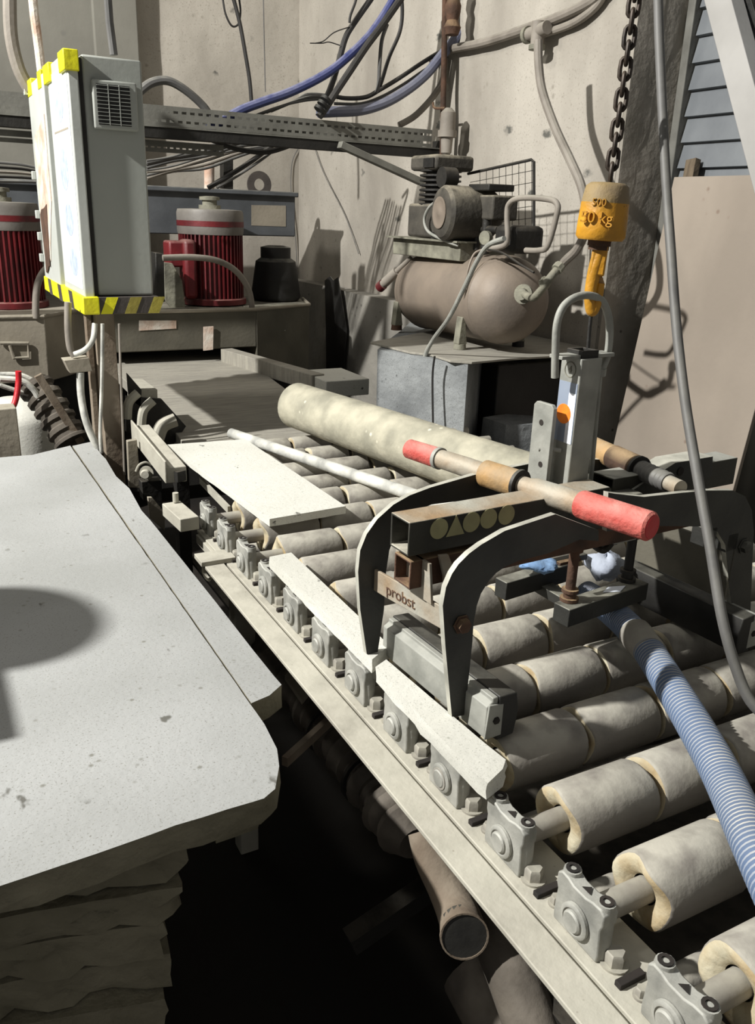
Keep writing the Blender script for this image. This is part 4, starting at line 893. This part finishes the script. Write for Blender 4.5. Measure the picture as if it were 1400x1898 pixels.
# plinth of the right wall and the dark flap on it
pl_ = [(2.36, 3.85), (2.40, 4.3), (2.37, 4.7), (2.41, 5.2), (2.38, 5.85), (2.495, 5.86), (2.495, 3.8)]
struct('trim_3', rough_prism(pl_, 0, 1.16, .012, .12, 15, -.03, .3), [M['wbase'], M['wbase']], 'rough bulging base of the pale concrete wall', 'wall base')
fl = [K(x, y, X=2.345) for x, y in ((602, 520), (612, 512), (618, 520), (626, 514), (634, 560), (642, 610), (637, 700), (605, 690), (604, 600))]  # flat black outline with a ragged top edge
tag(build('dark_sheet', MB().prism(fl, (.006, 0, 0)), M['black']), 'thin ragged black flap hanging at the wall base', 'sheet')

# ================================================================== CABLES AND CONDUITS ON THE WALLS
def cable(pts, r, m, label, cat='cable', Y=None, X=None, name='cable', group=None, smooth=6):
    P = []
    for p in pts:
        if len(p) == 3: P.append(K(p[0], p[1], Y=p[2]) if X is None else K(p[0], p[1], X=p[2]))
        else: P.append(K(p[0], p[1], Y=Y, X=X) if X is None else K(p[0], p[1], X=X))
    return tag(build(name, MB().tube(P, r, 10, smooth), M[m]), label, cat, group)
cable([(760, -60), (735, -10), (690, 60), (640, 110), (600, 140), (540, 170), (490, 188), (450, 203), (415, 222), (385, 240)], .020, 'cableblue', 'bright blue hose sweeping down to the cable tray', 'hose', Y=3.93, name='blue_hose')
cable([(712, -40), (690, -5), (655, 45), (640, 72), (628, 115), (614, 160), (598, 198), (590, 215)], .014, 'cableb', 'black cable crossing behind the bright blue hose', Y=3.97)
cable([(770, -40), (745, -5), (710, 45), (680, 85), (650, 130), (622, 172), (604, 200), (592, 216)], .017, 'cableb', 'thick black cable running below the bright blue hose', Y=3.88)
cable([(664, -30), (660, 0), (650, 28), (648, 42)], .006, 'cableb', 'thin black cable stub above the blue hose', Y=3.95)
cable([(718, 45), (708, 75), (704, 120), (702, 155), (698, 172)], .009, 'cableg', 'thin grey cable dropping from the thick black cable', Y=3.95)
cable([(742, -30), (746, 20), (741, 60), (722, 105), (708, 150), (700, 170)], .009, 'cableb', 'thin black cable hanging straight beside the thick one', Y=4.0)
cable([(920, -40), (893, 5), (858, 55), (818, 104), (790, 138), (756, 166), (715, 190), (670, 204), (620, 207), (590, 208)], .024, 'cablegb', 'thick blue grey hose curving to the cable tray', 'hose', Y=3.93, name='blue_hose')
cable([(860, 78), (820, 95), (785, 115), (740, 145), (705, 166), (678, 180), (640, 182), (612, 176)], .010, 'cableb', 'black cable along the top of the blue grey hose', Y=3.98)
cable([(830, 105), (790, 128), (750, 155), (710, 178), (670, 192), (620, 192)], .007, 'cableg', 'grey cable between the black cable and the hose', Y=3.99)
cable([(826, 105), (822, 145), (806, 175), (785, 200), (765, 218), (740, 232)], .016, 'pipe', 'tan hose bending down behind the tray end', 'hose', Y=4.0, name='tan_hose')
cable([(1130, -30), (1100, 0), (1040, 30), (985, 50), (900, 78), (835, 92), (800, 110)], .020, 'pipe', 'upper beige conduit rising along the right wall', 'conduit', X=2.46, name='wall_conduit')
cable([(1125, -20), (1105, 12), (1065, 42), (1010, 62), (990, 66)], .016, 'pipe', 'lower beige conduit curving up from the wall junction', 'conduit', X=2.47, name='wall_conduit')
wj = thing('pipe_junction', 'beige pipe junction with clamps on the wall', 'pipe fitting', K(998, 55, X=2.43))
c = K(998, 55, X=2.43)
build('tee', MB().cyl(c+V((0, 0, -.06)), c+V((0, 0, .03)), .028).cyl(c+V((0, -.06, 0)), c+V((0, .07, -.01)), .026), M['pipe'], wj)
build('clamp_ring', MB().lathe(c+V((0, 0, -.075)), (0, 0, 1), [(0, .034), (.018, .034)], 16).lathe(c+V((0, .06, -.01)), (0, 1, 0), [(0, .034), (.018, .034)], 16), M['compgrey'], wj)
cable([(998, 75), (999, 120), (1006, 170), (1030, 238), (1058, 298), (1078, 345), (1087, 395), (1085, 430), (1070, 462), (1052, 480), (1040, 492)], .017, 'pipe', 'beige air hose hanging from the junction to the compressor tank', 'hose', X=2.2, name='air_hose') 
cable([(935, 442), (905, 455), (884, 485), (860, 535), (832, 590), (803, 630), (788, 662), (784, 710), (785, 800)], .0085, 'galv', 'thin grey hose hanging from the compressor over the shelf edge', 'hose', X=1.70, name='drain_hose')
cable([(806, 660), (802, 700), (803, 790)], .004, 'cableb', 'thin black wire hanging against the concrete block', 'wire', X=1.66, name='wire')
cable([(18, -30), (20, 60), (34, 125), (56, 168)], .024, 'pipe', 'thick brown hose entering behind the cabinet', 'hose', Y=3.66, name='brown_hose')
cable([(58, -30), (64, 30), (72, 90), (78, 140)], .016, 'paper', 'tan pipe standing behind the cabinet top', 'pipe', Y=3.5, name='tan_pipe', smooth=0)
cable([(198, -30), (203, 40), (211, 102)], .013, 'cableg', 'grey conduit rising from the cabinet roof', 'conduit', Y=3.1, name='roof_conduit', smooth=0)
cable([(258, 170), (282, 153), (312, 150), (345, 168), (378, 198), (392, 222)], .018, 'cableg', 'dark grey hose arching from the cabinet to the tray', 'hose', Y=3.92, name='arched_hose')
cable([(428, -20), (444, 40), (455, 100), (463, 150), (467, 200)], .010, 'cableb', 'brown black cable hanging beside the back wall', Y=4.6)
cable([(412, -10), (418, 25), (430, 48), (442, 44), (446, 20), (442, -10)], .005, 'cableb', 'thin looped wire behind the hanging cable', 'wire', Y=4.62, name='wire')
cable([(488, -20), (490, 80), (492, 170)], .003, 'cableg', 'fine straight wire hanging on the wall', 'wire', Y=5.0, name='wire', smooth=0)
cable([(648, 50), (620, 60), (600, 76), (585, 80)], .0025, 'cableb', 'upper loose end of thin wire left of the black cable', 'wire', Y=3.96, name='wire')
cable([(630, 84), (610, 78), (598, 80), (575, 80)], .0025, 'cableb', 'lower loose end of thin wire left of the black cable', 'wire', Y=3.96, name='wire')
cable([(372, 252), (400, 262), (440, 276), (490, 282), (530, 272), (565, 256)], .012, 'cableb', 'thick black cable sagging below the cable tray', Y=4.02)
rnd = random.Random(3)
for i in range(9):
    o_ = i*5.2; j = lambda: rnd.uniform(-4, 4)
    cable([(272, 300+o_*.8+j()), (320, 290+o_*.75+j()), (380, 272+o_*.9+j()), (440, 262+o_*.6+j()), (510, 256+o_*.35+j()), (575, 238+o_*.25+j())], rnd.choice([.005, .007, .009]), rnd.choice(['cableb', 'cableg', 'pipe', 'cableg']), ['topmost', 'second highest', 'third highest', 'fourth highest', 'middle', 'fourth lowest', 'third lowest', 'second lowest', 'lowest'][i]+' dusty cable of the sagging bundle below the tray', 'cable', Y=4.15+.03*i, group='bundle of cables below the tray')
for i in range(5):
    cable([(-20, 300+i*9), (40, 305+i*8), (100, 318+i*5)], .007, ['cableg', 'cableb', 'pipe', 'cableb', 'cableg'][i], ['topmost', 'second', 'middle', 'fourth', 'lowest'][i]+' horizontal cable above the left red motor', 'cable', Y=4.6+.03*i, group='cables above the left motor')
for i in range(5):
    cable([(470+8*i, 215-2*i), (520+6*i, 197-2*i), (570, 186-3*i), (610, 184-2*i)], .005, ['cableg', 'cableb'][i % 2], ['lowest', 'second lowest', 'middle', 'second highest', 'topmost'][i]+' thin cable lying over the tray edge', 'cable', Y=3.95+.012*i, group='thin cables lying on the tray')
cable([(386, 348), (430, 322), (470, 296), (515, 262)], .012, 'cableb', 'dark cable rising from the grey housing to the tray', Y=4.3)
cable([(402, 348), (440, 326), (482, 298), (530, 262)], .007, 'cableg', 'thin grey cable parallel to the dark rising cable', Y=4.34)
cable([(560, 262), (600, 272), (650, 262), (600, 240)], .009, 'cableg', 'grey cable loop tied under the tray middle', Y=4.2)
cable([(558, 268), (542, 300), (540, 360), (548, 440), (552, 520)], .003, 'cableg', 'fine wire hanging down the wall corner', 'wire', Y=5.905, name='wire')
cable([(580, 262), (600, 320), (640, 400), (665, 470)], .003, 'cableg', 'fine wire slanting down the right wall', 'wire', X=2.486, name='wire')
bundle = thing('cable_ties', 'dark knot of cable ties where cables meet the tray', 'cable tie', K(605, 190, Y=3.92))
for i in range(3): build('tie', MB().lathe(K(606-i*6, 182+i*9, Y=3.86), (K(604, 200, Y=3.86)-K(622, 172, Y=3.86)), [(0, .026), (.014, .026)], 14), M['black'], bundle)
tag(build('grey_pipe', MB().cyl(K(388, 285, Y=4.5), K(388, 350, Y=4.5), .026), M['paper']), 'pale vertical pipe behind the grey housing', 'pipe')
tag(build('dark_post', MB().bar(K(420, 285, Y=4.45), K(420, 350, Y=4.45), .05, .06, (0, 1, 0)), M['dark']), 'dark vertical post behind the grey housing', 'post')
tag(build('ring_washer', MB().lathe(K(480, 342, Y=5.3), (0, -1, 0), [(0, .078), (.012, .078), (.012, .034), (0, .034), (0, .078)], 28, False), M['tapedark']), 'grey ring standing on the grey housing against the wall', 'ring')
# rusty riser with filter bottle
rp = thing('filter_pipe', 'rusty vertical pipe with a filter bottle beside the tray end', 'pipe', K(822, 300, X=2.38))
build('riser', MB().cyl(K(826, -40, X=2.40), K(820, 300, X=2.40), .014), M['rust'], rp)
build('lagging', MB().lathe(K(842, -30, X=2.38), (K(838, 60, X=2.38)-K(842, -30, X=2.38)), [(k*.03, .034+.008*math.sin(k*2.3)) for k in range(8)], 14), M['rust'], rp)
build('filter_bottle', MB().lathe(K(832, 200, X=2.38), (0, 0, -1), [(0, .015), (.02, .036), (.10, .038), (.10, .046), (.13, .046), (.13, .030), (.20, .026), (.21, .012)], 20), M['pipe'], rp)
build('copper_elbow', MB().tube([K(803, 190, X=2.36), K(806, 200, X=2.36), K(825, 201, X=2.37)], .006, 8), M['rust'], rp)
tag(build('wall_post', MB().bar(K(815, 262, X=2.44), K(813, 305, X=2.44), .05, .05, (0, 1, 0)), M['dark']), 'short dark bracket post at the right end of the tray', 'bracket')

# ================================================================== UNDER THE CONVEYOR
du = thing('wrapped_duct', 'dirty wrapped duct running under the conveyor rail', 'duct', K(650, 1400, z=.62))
def kd(x, y, z=.62): return K(x, y, z=z)
dp = [kd(470, 1180, .60), kd(545, 1265, .60), kd(610, 1350, .60), kd(680, 1440, .60), kd(745, 1530, .60)]
build('duct_body', MB().tube(dp, .05, 18, 14, rfun=lambda t, i: .047+.005*math.sin(i*.9)+.004*math.sin(i*2.3)), M['duct'], du)
for t in (dp[2], dp[3]):
    build('duct_band', MB().lathe(t, (dp[3]-dp[2]), [(0, .056), (.008, .056)], 20), M['dark'], du)
build('duct_end', MB().lathe(dp[4], (dp[4]-dp[3]), [(0, .05), (.01, .052), (.02, .045), (.05, .03)], 18), M['duct'], du)
el = [kd(785, 1540, .66), kd(800, 1590, .63), kd(828, 1645, .60), kd(850, 1695, .585), kd(861, 1735, .60), kd(864, 1755, .64)]
el[5] = el[4]+(el[4]-el[3])
pp_ = build('elbow_pipe', MB().tube(el[:-1], .037, 22, 6, caps=False, rfun=lambda t, i: .026+.010*t), M['post'])
tag(pp_, 'grey elbow pipe with open black mouth below the rail', 'pipe')
dm = (el[-2]-el[-3]).normalized(); build('pipe_mouth', MB().lathe(el[-2]-dm*.03, dm, [(0, .0330), (.0305, .0350)], 22), M['black'], pp_)
build('pipe_lip', MB().lathe(el[-2]-dm*.004, dm, [(0, .0372), (.006, .0372), (.006, .0345), (0, .0345), (0, .0372)], 26, False), M['post'], pp_)
tag(build('rough_pipe', MB().tube([kd(905, 1690, .55), kd(945, 1790, .52), kd(985, 1900, .48), kd(1010, 1990, .45)], .042, 18, 6), M['duct']), 'rough dusty pipe under the near end of the rail', 'pipe')
tag(build('lower_pipe', MB().tube([kd(880, 1800, .40), kd(930, 1890, .38), kd(980, 1990, .36)], .06, 18, 6), M['duct']), 'lowest brown pipe beneath the open elbow pipe', 'pipe')
tag(build('stay_rod', MB().bar(K(528, 1412, z=.72), K(612, 1335, z=.72), .012, .018), M['post']), 'short flat stay bar between slab corner and rail', 'bar')
tag(build('flat_bracket', MB().prism([K(x, y, z=.70) for x, y in ((528, 1252), (550, 1228), (585, 1268), (560, 1298))], (0, 0, -.01)), M['machine']), 'bent flat bracket under the rail beside the offcut tip', 'bracket')

# ================================================================== ADDED STAND AND CRATE, unseen left of the frame, to throw shadows on the slab
os_ = thing('shadow_stand', 'added unseen stand holding a round shadow-casting shield beside the slab stack', 'stand', (-.95, 1.6, 0))
build('pole', MB().cyl((-1.0, 1.80, 0), (-1.0, 1.80, 2.05), .02), M['dark'], os_)
n = 28; build('shield', MB().prism([V((-.60-.02+math.cos(2*math.pi*k/n)*0, 1.75+math.cos(2*math.pi*k/n)*.15, 1.58+math.sin(2*math.pi*k/n)*.17)) for k in range(n)], (.02, 0, 0)), M['dark'], os_)
build('shield_arm', MB().bar((-1.0, 1.80, 1.98), (-.63, 1.75, 1.57), .02, .02), M['dark'], os_)
build('foot', MB().lathe((-1.0, 1.80, 0), (0, 0, 1), [(0, .2), (.02, .19)], 24), M['dark'], os_)

tag(build('shadow_crate', MB().bb((-.46, 1.34, .851), (-.345, 1.60, 1.30)), M['dark'], bev=.004), 'added unseen dark crate on the big slab, shading its left edge', 'crate')  # added out of view to cast the dark bar on the slab
